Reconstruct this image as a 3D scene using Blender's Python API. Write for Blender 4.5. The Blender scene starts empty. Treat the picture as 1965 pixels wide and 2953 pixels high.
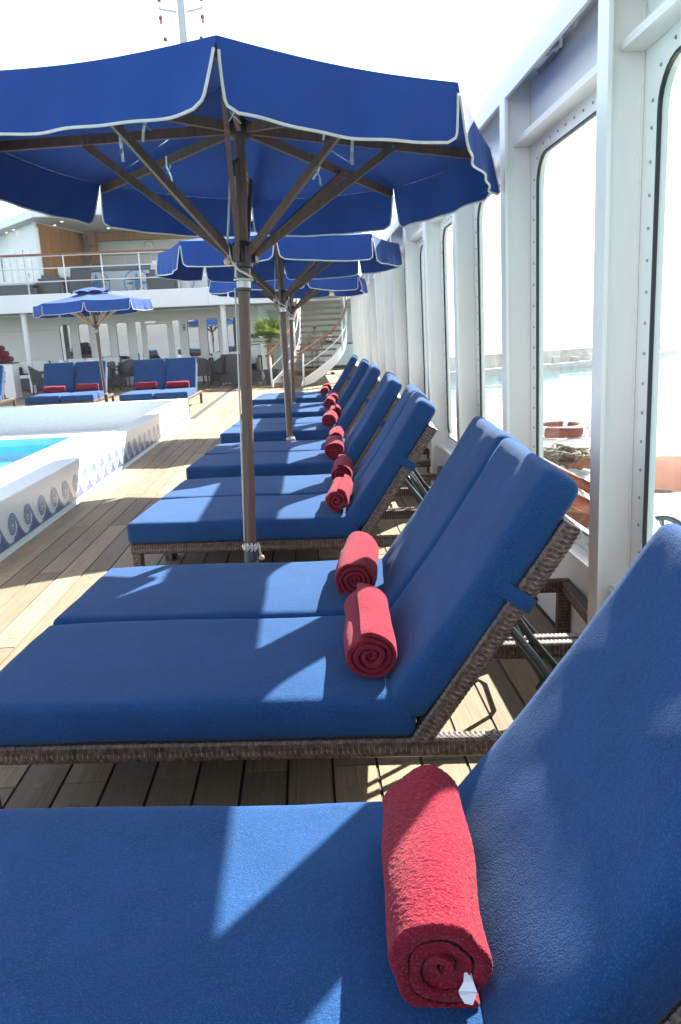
import bpy, bmesh, math, random
from mathutils import Vector, Matrix, Euler, noise
R = math.radians
PI = math.pi
random.seed(7)
sc = bpy.context.scene
C = sc.collection

# ------------------------------------------------------------------ camera, sky, sun, exposure
cam_d = bpy.data.cameras.new('camera'); cam = bpy.data.objects.new('camera', cam_d); C.objects.link(cam)
sc.camera = cam
cam.location = (0, 0, 1.42)
cam_d.sensor_fit = 'VERTICAL'; cam_d.sensor_height = 36.0; cam_d.sensor_width = 24.0
cam_d.lens = 2150.0 / 2953.0 * 36.0
cam_d.clip_start = 0.05; cam_d.clip_end = 60000
FWD = Vector((0.0370, 0.9718, -0.2329)).normalized()
_roll = 0.0
_zc = Vector((0.0, 0.0, 1.0))
CAM_ROLL = 0.0
def aim():
    # view direction and roll measured from the vanishing points of the deck
    vp = ((876 - 982.5) / 2150.0, (966 - 1476.5) / 2150.0, 1.0)
    fy = Vector(vp).normalized()
    p2 = Vector(((1876 - 982.5) / 2150.0, (966 - 44 - 1476.5) / 2150.0, 1.0))
    up = p2.cross(fy).normalized()
    if up.y > 0: up = -up
    rt = fy.cross(up).normalized()
    if rt.x < 0: rt = -rt
    m = Matrix(((rt.x, fy.x, up.x), (rt.y, fy.y, up.y), (rt.z, fy.z, up.z)))  # cam(x right,y down,z fwd) = m @ world
    wc = m.transposed()
    X = wc @ Vector((1, 0, 0)); Y = wc @ Vector((0, -1, 0)); Z = wc @ Vector((0, 0, -1))
    return Matrix((X, Y, Z)).transposed().to_quaternion()
cam.rotation_mode = 'QUATERNION'; cam.rotation_quaternion = aim()

SUN_AZ = math.atan2(0.616, 0.788); SUN_EL = R(38.6)
w = bpy.data.worlds.new('World'); sc.world = w; w.use_nodes = True
nt = w.node_tree; bg = nt.nodes['Background']
sky = nt.nodes.new('ShaderNodeTexSky'); sky.sky_type = 'NISHITA'; sky.sun_disc = False
sky.sun_elevation = SUN_EL; sky.sun_rotation = SUN_AZ; sky.altitude = 0; sky.air_density = 1.0; sky.dust_density = 1.0; sky.ozone_density = 1.0
hs = nt.nodes.new('ShaderNodeHueSaturation'); hs.inputs['Saturation'].default_value = .62  # hazy, washed out sky
nt.links.new(sky.outputs[0], hs.inputs['Color']); nt.links.new(hs.outputs[0], bg.inputs[0]); bg.inputs[1].default_value = 0.072
sl = bpy.data.lights.new('sun', 'SUN'); so = bpy.data.objects.new('sun', sl); C.objects.link(so)
sl.energy = 4.4; sl.angle = R(0.5); sl.color = (1.0, 0.95, 0.87)
sd = Vector((math.sin(SUN_AZ) * math.cos(SUN_EL), math.cos(SUN_AZ) * math.cos(SUN_EL), math.sin(SUN_EL)))
so.rotation_mode = 'QUATERNION'; so.rotation_quaternion = sd.to_track_quat('Z', 'Y')
sc.view_settings.view_transform = 'Standard'; sc.view_settings.look = 'None'
sc.view_settings.exposure = 2.58; sc.view_settings.gamma = 1.0; sc.view_settings.use_curve_mapping = False
sc.render.engine = 'CYCLES'
sc.cycles.use_denoising = True
sc.cycles.max_bounces = 8; sc.cycles.transparent_max_bounces = 12
sc.cycles.caustics_reflective = False; sc.cycles.caustics_refractive = False
sc.cycles.sample_clamp_indirect = 6.0

# ------------------------------------------------------------------ materials
class Mat:
    def __init__(s, name, col, rough=.5, metal=0.0, spec=.5):
        s.m = bpy.data.materials.new(name); s.m.use_nodes = True
        s.t = s.m.node_tree; s.b = s.t.nodes['Principled BSDF']
        s.b.inputs['Base Color'].default_value = (*col, 1); s.b.inputs['Roughness'].default_value = rough
        s.b.inputs['Metallic'].default_value = metal; s.b.inputs['Specular IOR Level'].default_value = spec
        s.col = col; s.h = None
    def n(s, t, **k):
        x = s.t.nodes.new(t)
        for a, b in k.items(): setattr(x, a, b)
        return x
    def l(s, a, b): s.t.links.new(a, b)
    def coord(s, kind='Object', scale=(1, 1, 1)):
        if kind == 'Position': o = s.n('ShaderNodeNewGeometry').outputs['Position']
        else: o = s.n('ShaderNodeTexCoord').outputs[kind]
        mp = s.n('ShaderNodeMapping'); mp.inputs['Scale'].default_value = scale
        s.l(o, mp.inputs[0]); return mp.outputs[0]
    def noise(s, co, scale, detail=3, rough=.55):
        x = s.n('ShaderNodeTexNoise'); x.inputs['Scale'].default_value = scale; x.inputs['Detail'].default_value = detail
        x.inputs['Roughness'].default_value = rough; s.l(co, x.inputs['Vector']); return x.outputs[0]
    def ramp(s, f, stops):
        x = s.n('ShaderNodeValToRGB'); e = x.color_ramp.elements
        while len(e) < len(stops): e.new(.5)
        for i, (p, c) in enumerate(stops): e[i].position = p; e[i].color = (*c, 1)
        s.l(f, x.inputs[0]); return x.outputs[0]
    def mixc(s, f, a, b, mode='MIX'):
        x = s.n('ShaderNodeMix', data_type='RGBA', blend_type=mode)
        for i, v in ((0, f), (6, a), (7, b)):
            if isinstance(v, (int, float)): x.inputs[i].default_value = v
            elif isinstance(v, tuple): x.inputs[i].default_value = (*v, 1)
            else: s.l(v, x.inputs[i])
        return x.outputs[2]
    def base(s, o): s.l(o, s.b.inputs['Base Color']); return s
    def bump(s, h, dist=.002, strength=1.0):
        x = s.n('ShaderNodeBump'); x.inputs['Distance'].default_value = dist; x.inputs['Strength'].default_value = strength
        s.l(h, x.inputs['Height'])
        if s.h: s.l(s.h, x.inputs['Normal'])
        s.h = x.outputs[0]; s.l(s.h, s.b.inputs['Normal']); return s
    def var(s, amt=.15, scale=3.0, kind='Object'):
        f = s.noise(s.coord(kind), scale, 4)
        a = tuple(max(0, c * (1 - amt)) for c in s.col); b = tuple(min(1, c * (1 + amt)) for c in s.col)
        return s.base(s.ramp(f, [(.3, a), (.7, b)]))
M = {}
def mk(key, col, rough=.5, metal=0.0, spec=.5, amt=.1, scale=3.0, kind='Object'):
    M[key] = Mat(key, col, rough, metal, spec).var(amt, scale, kind); return M[key]

def terry(key, col, light, b1=.004, sc1=230, sheen=.6):
    m = Mat(key, col, .95, 0, .1); co = m.coord('Object')
    big = m.noise(co, 6, 4); fine = m.noise(co, sc1, 2, .6); mid = m.noise(co, 60, 3)
    c1 = m.ramp(big, [(.3, tuple(c * .86 for c in col)), (.7, tuple(min(1, c * 1.12) for c in col))])
    c2 = m.mixc(m.ramp(fine, [(.5, (0, 0, 0)), (.72, (1, 1, 1))]), c1, light)
    m.base(c2); m.bump(mid, b1 * 1.2, .5); m.bump(fine, b1, .8)
    m.b.inputs['Sheen Weight'].default_value = sheen; m.b.inputs['Sheen Roughness'].default_value = .45
    m.b.inputs['Sheen Tint'].default_value = (*tuple(min(1, .35 + c) for c in light), 1)
    M[key] = m; return m
terry('blue_terry', (.0105, .050, .148), (.034, .088, .21), .0026, 310, .22)
terry('red_terry', (.185, .009, .022), (.29, .032, .055), .0045, 230, .25)
terry('maroon_terry', (.10, .008, .02), (.14, .015, .03), .006, 90, .2)

def fabric(key, col, transl=.12):
    m = Mat(key, col, .85, 0, .2); co = m.coord('Object')
    big = m.noise(co, 3, 4); m.base(m.ramp(big, [(.3, tuple(c * .9 for c in col)), (.7, tuple(c * 1.1 for c in col))]))
    fold = m.noise(m.coord('Object', (9, 9, 2)), 1.4, 4)
    m.bump(fold, .012, .35); m.bump(m.noise(co, 500, 1), .0006, .5)
    m.b.inputs['Sheen Weight'].default_value = .03
    tr = m.n('ShaderNodeBsdfTranslucent'); tr.inputs[0].default_value = (col[0] * 1.0, col[1] * 1.1, col[2] * 1.3, 1)
    mx = m.n('ShaderNodeMixShader'); mx.inputs[0].default_value = transl
    m.l(m.b.outputs[0], mx.inputs[1]); m.l(tr.outputs[0], mx.inputs[2]); m.l(mx.outputs[0], m.t.nodes['Material Output'].inputs[0])
    M[key] = m
fabric('canvas', (.014, .056, .235), .012)
mk('piping', (.58, .56, .50), .8, amt=.06, scale=30)
mk('white_strap', (.75, .74, .70), .8, amt=.06, scale=30)

def wood(key, c0, c1, axis=(30, 30, 2), rough=.55, kind='Object', bd=.001):
    m = Mat(key, c1, rough, 0, .4); co = m.coord(kind, axis)
    g = m.noise(co, 1.6, 6, .65); m.base(m.ramp(g, [(.3, c0), (.72, c1)])); m.bump(g, bd, .4); M[key] = m; return m
wood('dark_wood', (.085, .048, .034), (.165, .100, .072), (40, 40, 3))
wood('pale_strut_wood', (.42, .26, .15), (.62, .42, .26), (40, 40, 3))
wood('oak_panel', (.34, .145, .045), (.46, .22, .08), (3, 3, .5), .45)
wood('beam_wood', (.30, .125, .05), (.42, .19, .085), (2, 2, 9), .45)
wood('rail_wood', (.20, .075, .035), (.32, .13, .07), (6, 6, 6), .3)
wood('tread_wood', (.16, .085, .045), (.26, .15, .085), (3, 14, 14), .5)

def plank_mat(key, amp, bright=1.0):
    m = Mat(key, (.38, .31, .23), .75, 0, .3)
    rnd = m.n('ShaderNodeObjectInfo').outputs['Random']
    geo = m.n('ShaderNodeNewGeometry').outputs['Position']
    cmb = m.n('ShaderNodeCombineXYZ'); mul = m.n('ShaderNodeMath', operation='MULTIPLY'); m.l(rnd, mul.inputs[0]); mul.inputs[1].default_value = 37.0
    m.l(mul.outputs[0], cmb.inputs[1]); m.l(mul.outputs[0], cmb.inputs[2])
    add = m.n('ShaderNodeVectorMath', operation='ADD'); m.l(geo, add.inputs[0]); m.l(cmb.outputs[0], add.inputs[1])
    mp = m.n('ShaderNodeMapping'); mp.inputs['Scale'].default_value = (70, 2.2, 1); m.l(add.outputs[0], mp.inputs[0])
    g = m.noise(mp.outputs[0], 1.5, 7, .7)
    mp2 = m.n('ShaderNodeMapping'); mp2.inputs['Scale'].default_value = (4, 1.2, 1); m.l(add.outputs[0], mp2.inputs[0])
    blot = m.noise(mp2.outputs[0], 1.2, 4)
    def s(c): return tuple(x * bright for x in c)
    c1 = m.ramp(g, [(.28, s((.125, .082, .046))), (.55, s((.215, .155, .094))), (.78, s((.285, .222, .145)))])
    c2 = m.mixc(m.ramp(blot, [(.35, (0, 0, 0)), (.7, (.55, .55, .55))]), c1, s((.265, .215, .155)))
    tint = m.ramp(rnd, [(0, (1 - amp,) * 3), (1, (1 + amp * .4, 1 + amp * .3, 1 + amp * .15))])
    m.base(m.mixc(1.0, c2, tint, 'MULTIPLY')); m.bump(g, .0012, .5); M[key] = m
plank_mat('teak', .34, 1.12); plank_mat('teak_pale', .1, 1.15)
mk('caulk', (.016, .017, .018), .7, amt=.2, scale=40)
mk('wood_plug', (.175, .135, .088), .75, amt=.12, scale=60)

def wicker(key, c0, c1):
    m = Mat(key, c1, .38, 0, .5); co = m.coord('Object', (1, 1, 1))
    n1 = m.noise(co, 75, 2); m.base(m.ramp(n1, [(.35, c0), (.65, c1)])); M[key] = m
wicker('wicker', (.032, .020, .014), (.125, .078, .056))
wicker('wicker_edge', (.16, .125, .10), (.30, .25, .205))
wicker('grey_wicker', (.040, .040, .042), (.075, .074, .076))
wicker('black_wicker', (.012, .013, .015), (.035, .036, .038))
mk('dark_metal', (.045, .055, .060), .45, .6, amt=.1, scale=20)
mk('chrome', (.30, .30, .31), .30, .9, amt=.05, scale=10)
mk('hub_plastic', (.045, .030, .026), .4, amt=.15, scale=20)

def paint(key, col, rough, gr=.02):
    m = Mat(key, col, rough, 0, .5); co = m.coord('Position')
    b = m.noise(co, 1.7, 5); d = m.noise(m.coord('Position', (6, 6, .6)), 1.5, 5)
    c = m.ramp(b, [(.3, tuple(x * .95 for x in col)), (.7, col)])
    streak = m.ramp(d, [(.62, (0, 0, 0)), (.85, (.35, .35, .35))])
    m.base(m.mixc(streak, c, (col[0] * .80, col[1] * .77, col[2] * .70)))
    m.bump(m.noise(co, 60, 2), .0007, .35); m.bump(m.noise(co, 5, 3), .008, .3); M[key] = m
paint('white_paint', (.88, .85, .79), .32)
paint('wall_paint', (.74, .73, .68), .55)
paint('fascia_paint', (.80, .81, .81), .4)
mk('white_plain', (.78, .78, .76), .5, amt=.03)
mk('cushion_white', (.74, .75, .72), .8, amt=.05)
mk('rubber', (.012, .013, .014), .5, amt=.1)
mk('bolt_metal', (.30, .31, .32), .35, .8, amt=.1, scale=40)
mk('soffit', (.42, .42, .39), .6, amt=.08, scale=2)
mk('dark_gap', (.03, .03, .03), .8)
mk('granite', (.10, .13, .16), .3, amt=.5, scale=60)
mk('mosaic_blue', (.06, .22, .42), .35, amt=.25, scale=40)
mk('mosaic_orange', (.55, .20, .05), .35, amt=.2, scale=40)
mk('mosaic_pale', (.55, .62, .66), .35, amt=.08, scale=40)
mk('sign_green', (.02, .10, .05), .4); mk('black_plain', (.012, .012, .013), .5)
mk('pot_grey', (.075, .080, .085), .5, amt=.15, scale=8)
mk('skin', (.40, .24, .17), .6, amt=.08); mk('uniform', (.48, .48, .48), .8, amt=.06, scale=8); mk('hair', (.02, .015, .012), .7)
mk('steel', (.45, .46, .47), .3, .9, amt=.08)
mk('rope', (.13, .105, .07), .9, amt=.3, scale=60); mk('white_rope', (.55, .53, .48), .85, amt=.1, scale=80)
mk('bead_wood', (.55, .36, .22), .5, amt=.1, scale=30)
mk('orange_paint', (.17, .048, .030), .6, 0, .2, amt=.12, scale=4); mk('orange_cover', (.17, .075, .05), .95, 0, .08, amt=.15, scale=3)
mk('boat_white', (.74, .75, .74), .35, amt=.05); mk('red_lamp', (.55, .03, .02), .3); mk('green_lamp', (.02, .30, .10), .3)
mk('mast_paint', (.34, .35, .36), .5, amt=.06); mk('card_white', (.78, .79, .80), .5); mk('card_blue', (.05, .16, .42), .5)
mk('concrete', (.36, .34, .29), .85, amt=.35, scale=.35, kind='Position')
mk('hill', (.16, .19, .20), .9, amt=.2, scale=.002, kind='Position')
mk('pool_blue', (.30, .66, .80), .35, amt=.1, scale=4)
mk('tag_white', (.78, .79, .82), .7)

def tilemat(key, col, grout, size=.021):
    m = Mat(key, col, .28, 0, .5)
    geo = m.n('ShaderNodeNewGeometry'); pos = geo.outputs['Position']
    sp = m.n('ShaderNodeSeparateXYZ'); m.l(pos, sp.inputs[0])
    outs = []
    for ax in range(3):
        a = m.n('ShaderNodeMath', operation='DIVIDE'); m.l(sp.outputs[ax], a.inputs[0]); a.inputs[1].default_value = size
        f = m.n('ShaderNodeMath', operation='FRACT'); m.l(a.outputs[0], f.inputs[0])
        g = m.n('ShaderNodeMath', operation='LESS_THAN'); m.l(f.outputs[0], g.inputs[0]); g.inputs[1].default_value = .13
        outs.append(g.outputs[0])
    sn = m.n('ShaderNodeSeparateXYZ'); m.l(geo.outputs['True Normal'], sn.inputs[0])
    tot = None
    for ax in range(3):
        ab = m.n('ShaderNodeMath', operation='ABSOLUTE'); m.l(sn.outputs[ax], ab.inputs[0])
        lt = m.n('ShaderNodeMath', operation='LESS_THAN'); m.l(ab.outputs[0], lt.inputs[0]); lt.inputs[1].default_value = .7
        mu = m.n('ShaderNodeMath', operation='MULTIPLY'); m.l(outs[ax], mu.inputs[0]); m.l(lt.outputs[0], mu.inputs[1])
        if tot is None: tot = mu.outputs[0]
        else:
            mx = m.n('ShaderNodeMath', operation='MAXIMUM'); m.l(tot, mx.inputs[0]); m.l(mu.outputs[0], mx.inputs[1]); tot = mx.outputs[0]
    b = m.noise(m.coord('Position'), 40, 2)
    c = m.ramp(b, [(.35, tuple(x * .92 for x in col)), (.65, tuple(min(1, x * 1.05) for x in col))])
    m.base(m.mixc(tot, c, grout)); M[key] = m
tilemat('tile_white', (.66, .68, .67), (.47, .51, .52))
tilemat('tile_wave_dark', (.032, .065, .22), (.20, .25, .33))
tilemat('tile_wave_mid', (.035, .105, .25), (.22, .29, .36))
tilemat('tile_wave_pale', (.17, .28, .35), (.30, .36, .40))

def glass(key, tint, fac_mul=1.0, refl=.9):
    m = bpy.data.materials.new(key); m.use_nodes = True; t = m.node_tree; t.nodes.clear()
    o = t.nodes.new('ShaderNodeOutputMaterial'); tr = t.nodes.new('ShaderNodeBsdfTransparent'); gl = t.nodes.new('ShaderNodeBsdfGlossy')
    tr.inputs[0].default_value = (*tint, 1); gl.inputs[0].default_value = (refl, refl, refl, 1); gl.inputs['Roughness'].default_value = .02
    fr = t.nodes.new('ShaderNodeLayerWeight'); fr.inputs['Blend'].default_value = .5
    pw = t.nodes.new('ShaderNodeMath'); pw.operation = 'POWER'; pw.inputs[1].default_value = 4.0
    mu = t.nodes.new('ShaderNodeMath'); mu.operation = 'MULTIPLY_ADD'; mu.inputs[1].default_value = .75 * fac_mul; mu.inputs[2].default_value = .045 * fac_mul; mu.use_clamp = True
    mx = t.nodes.new('ShaderNodeMixShader')
    t.links.new(fr.outputs['Facing'], pw.inputs[0]); t.links.new(pw.outputs[0], mu.inputs[0]); t.links.new(mu.outputs[0], mx.inputs[0]); t.links.new(tr.outputs[0], mx.inputs[1]); t.links.new(gl.outputs[0], mx.inputs[2]); t.links.new(mx.outputs[0], o.inputs[0])
    class W: pass
    W.m = m; M[key] = W
    return t, gl
glass('pane_glass', (.93, .97, .95), .8)
t_, g_ = glass('pool_water', (.45, .86, .93), .55)
n_ = t_.nodes.new('ShaderNodeTexNoise'); n_.inputs['Scale'].default_value = 1.6; n_.inputs['Detail'].default_value = 3
tc_ = t_.nodes.new('ShaderNodeTexCoord'); t_.links.new(tc_.outputs['Object'], n_.inputs[0])
b_ = t_.nodes.new('ShaderNodeBump'); b_.inputs['Distance'].default_value = .05; b_.inputs['Strength'].default_value = .25
t_.links.new(n_.outputs[0], b_.inputs['Height']); t_.links.new(b_.outputs[0], g_.inputs['Normal'])
m = Mat('window_glass', (.025, .03, .032), .03, 0, .5); co = m.coord('Object')
gl = m.n('ShaderNodeBsdfGlossy'); gl.inputs['Roughness'].default_value = .015; gl.inputs[0].default_value = (.8, .84, .86, 1)
mx = m.n('ShaderNodeMixShader'); mx.inputs[0].default_value = .30
m.bump(m.noise(co, 1.1, 2), .02, .10); m.l(m.h, gl.inputs['Normal'])
m.l(m.b.outputs[0], mx.inputs[1]); m.l(gl.outputs[0], mx.inputs[2]); m.l(mx.outputs[0], m.t.nodes['Material Output'].inputs[0]); M['window_glass'] = m
m = Mat('sea', (.035, .11, .12), .10, 0, .12); co = m.coord('Position', (1, 1, 1))
m.bump(m.noise(co, .35, 5, .6), .5, .22); m.bump(m.noise(m.coord('Position', (.02, .06, 1)), 1, 4), 2.0, .25); M['sea'] = m
m = Mat('lamp_glow', (1, .8, .5), .5); m.b.inputs['Emission Color'].default_value = (1, .72, .35, 1); m.b.inputs['Emission Strength'].default_value = 2.5; M['lamp_glow'] = m
m = Mat('palm_leaf', (.055, .10, .022), .5); co = m.coord('Object')
m.base(m.ramp(m.noise(co, 5, 3), [(.3, (.06, .11, .028)), (.6, (.11, .18, .045)), (.85, (.26, .27, .06))]))
tr = m.n('ShaderNodeBsdfTranslucent'); tr.inputs[0].default_value = (.16, .22, .03, 1); mx = m.n('ShaderNodeMixShader'); mx.inputs[0].default_value = .35
m.l(m.b.outputs[0], mx.inputs[1]); m.l(tr.outputs[0], mx.inputs[2]); m.l(mx.outputs[0], m.t.nodes['Material Output'].inputs[0]); M['palm_leaf'] = m
mk('palm_leaf_sunlit', (.42, .34, .05), .6, amt=.3, scale=8); mk('palm_trunk', (.30, .19, .10), .9, amt=.5, scale=30)  # bright yellow copy of the palm leaf, with sunlight put into its colour

# ------------------------------------------------------------------ mesh helpers
class MB:
    def __init__(s): s.v = []; s.f = []; s.mi = []; s.cm = 0
    def add(s, vs, fs):
        o = len(s.v); s.v += [tuple(x) for x in vs]
        for f in fs: s.f.append(tuple(i + o for i in f)); s.mi.append(s.cm)
        return s
    def box(s, a, b, rot=None, at=None):
        x0, y0, z0 = a; x1, y1, z1 = b
        vs = [Vector(p) for p in ((x0, y0, z0), (x1, y0, z0), (x1, y1, z0), (x0, y1, z0), (x0, y0, z1), (x1, y0, z1), (x1, y1, z1), (x0, y1, z1))]
        if rot is not None: vs = [rot @ p for p in vs]
        if at is not None: vs = [p + Vector(at) for p in vs]
        return s.add(vs, [(0, 3, 2, 1), (4, 5, 6, 7), (0, 1, 5, 4), (1, 2, 6, 5), (2, 3, 7, 6), (3, 0, 4, 7)])
    def bbox(s, a, b, r=.006):
        # box with chamfered edges
        bm = bmesh.new(); bmesh.ops.create_cube(bm, size=1)
        for v in bm.verts: v.co = Vector(((a[i] + b[i]) / 2 + v.co[i] * (b[i] - a[i]) for i in range(3)))
        bmesh.ops.bevel(bm, geom=list(bm.edges), offset=r, segments=2, affect='EDGES', profile=.5)
        bm.verts.index_update(); s.add([v.co[:] for v in bm.verts], [tuple(x.index for x in f.verts) for f in bm.faces]); bm.free(); return s
    def bar(s, p0, p1, w, h, up=(0, 0, 1), taper=1.0):
        p0 = Vector(p0); p1 = Vector(p1); d = (p1 - p0).normalized(); u = Vector(up)
        sd = d.cross(u)
        if sd.length < 1e-4: sd = d.cross(Vector((1, 0, 0)))
        sd.normalize(); u = sd.cross(d)
        vs = []
        for p, k in ((p0, 1), (p1, taper)):
            for a, b in ((-1, -1), (1, -1), (1, 1), (-1, 1)): vs.append(p + sd * a * w / 2 * k + u * b * h / 2 * k)
        return s.add(vs, [(0, 3, 2, 1), (4, 5, 6, 7), (0, 1, 5, 4), (1, 2, 6, 5), (2, 3, 7, 6), (3, 0, 4, 7)])
    def tube(s, pts, r, n=8, closed=False, cap=True, sq=None):
        pts = [Vector(p) for p in pts]; N = len(pts); rr = r if isinstance(r, (list, tuple)) else [r] * N
        ref = None; rings = []
        for i, p in enumerate(pts):
            a = pts[(i - 1) % N] if (closed or i > 0) else p; b = pts[(i + 1) % N] if (closed or i < N - 1) else p
            d = (b - a).normalized()
            if ref is None:
                ref = Vector((0, 0, 1)) if abs(d.z) < .9 else Vector((1, 0, 0))
            u = (ref - d * ref.dot(d))
            if u.length < 1e-5: u = Vector((1, 0, 0)) - d * d.x
            u.normalize(); ref = u; q = d.cross(u)
            rings.append([p + (u * math.cos(2 * PI * k / n) + q * math.sin(2 * PI * k / n)) * rr[i] for k in range(n)])
        vs = [x for rg in rings for x in rg]; fs = []
        for i in range(N if closed else N - 1):
            j = (i + 1) % N
            for k in range(n): fs.append((i * n + k, i * n + (k + 1) % n, j * n + (k + 1) % n, j * n + k))
        if cap and not closed: fs.append(tuple(range(n - 1, -1, -1))); fs.append(tuple((N - 1) * n + k for k in range(n)))
        return s.add(vs, fs)
    def lathe(s, prof, n=16, at=(0, 0, 0), cap=True):
        vs = []; fs = []
        for r, z in prof:
            for k in range(n): vs.append((at[0] + r * math.cos(2 * PI * k / n), at[1] + r * math.sin(2 * PI * k / n), at[2] + z))
        for i in range(len(prof) - 1):
            for k in range(n): fs.append((i * n + k, i * n + (k + 1) % n, (i + 1) * n + (k + 1) % n, (i + 1) * n + k))
        if cap: fs.append(tuple(range(n - 1, -1, -1))); fs.append(tuple((len(prof) - 1) * n + k for k in range(n)))
        return s.add(vs, fs)
    def prism(s, poly, fn, d0, d1):
        # poly: 2D points; fn(u, v, d) -> 3D
        n = len(poly); vs = [fn(u, v, d0) for u, v in poly] + [fn(u, v, d1) for u, v in poly]
        return s.add(vs, [tuple(range(n - 1, -1, -1)), tuple(range(n, 2 * n))] + [(i, (i + 1) % n, n + (i + 1) % n, n + i) for i in range(n)])
    def strip(s, A, B):
        n = len(A); return s.add(list(A) + list(B), [(i, i + 1, n + i + 1, n + i) for i in range(n - 1)])
    def mesh(s, name, mats, smooth=False):
        me = bpy.data.meshes.new(name); me.from_pydata(s.v, [], s.f)
        for k in (mats if isinstance(mats, (list, tuple)) else [mats]): me.materials.append(M[k].m)
        if any(s.mi): me.polygons.foreach_set('material_index', s.mi)
        if smooth: me.polygons.foreach_set('use_smooth', [True] * len(me.polygons))
        me.update(); return me
    def build(s, name, mats, parent=None, smooth=False, fix=False, angle=None):
        me = s.mesh(name, mats, smooth)
        if fix:
            bm = bmesh.new(); bm.from_mesh(me); bmesh.ops.recalc_face_normals(bm, faces=bm.faces); bm.to_mesh(me); bm.free()
        if angle: me.polygons.foreach_set('use_smooth', [True] * len(me.polygons)); me.set_sharp_from_angle(angle=R(angle))
        return link(name, me, parent)
def link(name, me, parent=None):
    o = bpy.data.objects.new(name, me); C.objects.link(o)
    if parent: o.parent = parent
    return o
def tag(o, label=None, cat=None, group=None, kind=None):
    if label: o['label'] = label
    if cat: o['category'] = cat
    if group: o['group'] = group
    if kind: o['kind'] = kind
    return o
def thing(name, label, cat, loc=(0, 0, 0), rz=0.0, group=None):
    o = bpy.data.objects.new(name, None); C.objects.link(o); o.location = loc; o.rotation_euler = (0, 0, rz); o.empty_display_size = .1
    return tag(o, label, cat, group)
def kids(o): return [x for x in bpy.data.objects if x.parent == o]
def copy_tree(o, parent=None, ch=None):
    c = o.copy(); C.objects.link(c)
    if parent: c.parent = parent
    for k in (kids(o) if ch is None else ch): copy_tree(k, c)
    return c
def rbox(l, wd, h, r, nx, ny, nz, fn=None, lump=0.0, seed=0):
    # rounded, slightly lumpy cushion occupying [0,l]x[0,wd]x[0,h]
    mb = MB(); grid = {}
    def samp(n, L):
        # denser at rounded ends
        a = [0, r * .15, r * .4, r * .75, r * 1.3]; m_ = [r * 1.3 + (L - 2.6 * r) * i / n for i in range(1, n)]
        return a + m_ + [L - x for x in a[::-1]]
    X, Y, Z = samp(nx, l), samp(ny, wd), samp(nz, h)
    def pos(p):
        q = Vector((min(max(p[0], r), l - r), min(max(p[1], r), wd - r), min(max(p[2], r), h - r)))
        d = Vector(p) - q
        o = q + d.normalized() * r if d.length > 1e-9 else Vector(p)
        if lump:
            nn = noise.noise(Vector((p[0] * 3.1 + seed, p[1] * 3.1, p[2] * 3))) * lump + noise.noise(Vector((p[0] * 9 + seed, p[1] * 9, p[2] * 8))) * lump * .35
            c = Vector((l / 2, wd / 2, h / 2)); dirn = Vector((0, 0, 1 if p[2] > h / 2 else -1)) if (r < p[0] < l - r and r < p[1] < wd - r) else (d.normalized() if d.length > 1e-9 else Vector((0, 0, 0)))
            o = o + dirn * nn
            crown = (1 - (2 * p[0] / l - 1) ** 4) * (1 - (2 * p[1] / wd - 1) ** 4)
            o.z += (lump * 1.0 * crown if p[2] > h / 2 else 0)
        return fn(o) if fn else o
    def face(U, V, P, flip):
        o = len(mb.v); nu, nv = len(U), len(V)
        for u in U:
            for v in V: mb.v.append(tuple(pos(P(u, v))))
        for i in range(nu - 1):
            for j in range(nv - 1):
                f = (o + i * nv + j, o + (i + 1) * nv + j, o + (i + 1) * nv + j + 1, o + i * nv + j + 1)
                mb.f.append(f[::-1] if flip else f); mb.mi.append(0)
    face(X, Y, lambda u, v: (u, v, h), False); face(X, Y, lambda u, v: (u, v, 0), True)
    face(X, Z, lambda u, v: (u, 0, v), False); face(X, Z, lambda u, v: (u, wd, v), True)
    face(Y, Z, lambda u, v: (0, u, v), True); face(Y, Z, lambda u, v: (l, u, v), False)
    return mb
def weld(me, d=1e-5):
    bm = bmesh.new(); bm.from_mesh(me); bmesh.ops.remove_doubles(bm, verts=bm.verts, dist=d); bmesh.ops.recalc_face_normals(bm, faces=bm.faces); bm.to_mesh(me); bm.free(); return me
def arc(cx, cy, r, a0, a1, n): return [(cx + r * math.cos(a0 + (a1 - a0) * i / n), cy + r * math.sin(a0 + (a1 - a0) * i / n)) for i in range(n + 1)]
def rrect(x0, y0, x1, y1, r, n=6):
    return arc(x1 - r, y1 - r, r, 0, PI / 2, n) + arc(x0 + r, y1 - r, r, PI / 2, PI, n) + arc(x0 + r, y0 + r, r, PI, 1.5 * PI, n) + arc(x1 - r, y0 + r, r, 1.5 * PI, 2 * PI, n)

# ------------------------------------------------------------------ sea, breakwater, hull
def sea():
    mb = MB(); n = 24; rad = [0.0] + [20 * (1.6 ** i) for i in range(16)]
    S = 24000; mb.add([(-S, -S, -12), (S, -S, -12), (S, S, -12), (-S, S, -12)], [(0, 1, 2, 3)])
    o = mb.build('sea', 'sea'); tag(o, kind='structure')
    # faint far coast
    mb = MB(); pts = []
    for i in range(40):
        a = R(24 + i * .5); d = 15000; h = 60 + 190 * max(0, noise.noise(Vector((i * .16, 2.2, 0))) + .4) * min(1, i / 8)
        pts.append((d * math.sin(a), d * math.cos(a), h))
    mb.strip([(x, y, -12) for x, y, h in pts], [(x * 1.03, y * 1.03, h) for x, y, h in pts])
    mb.strip([(x * 1.03, y * 1.03, h) for x, y, h in pts], [(x * 1.2, y * 1.2, -12) for x, y, h in pts])
    tag(mb.build('far_hills', 'hill', fix=True), kind='structure')
sea()

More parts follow.
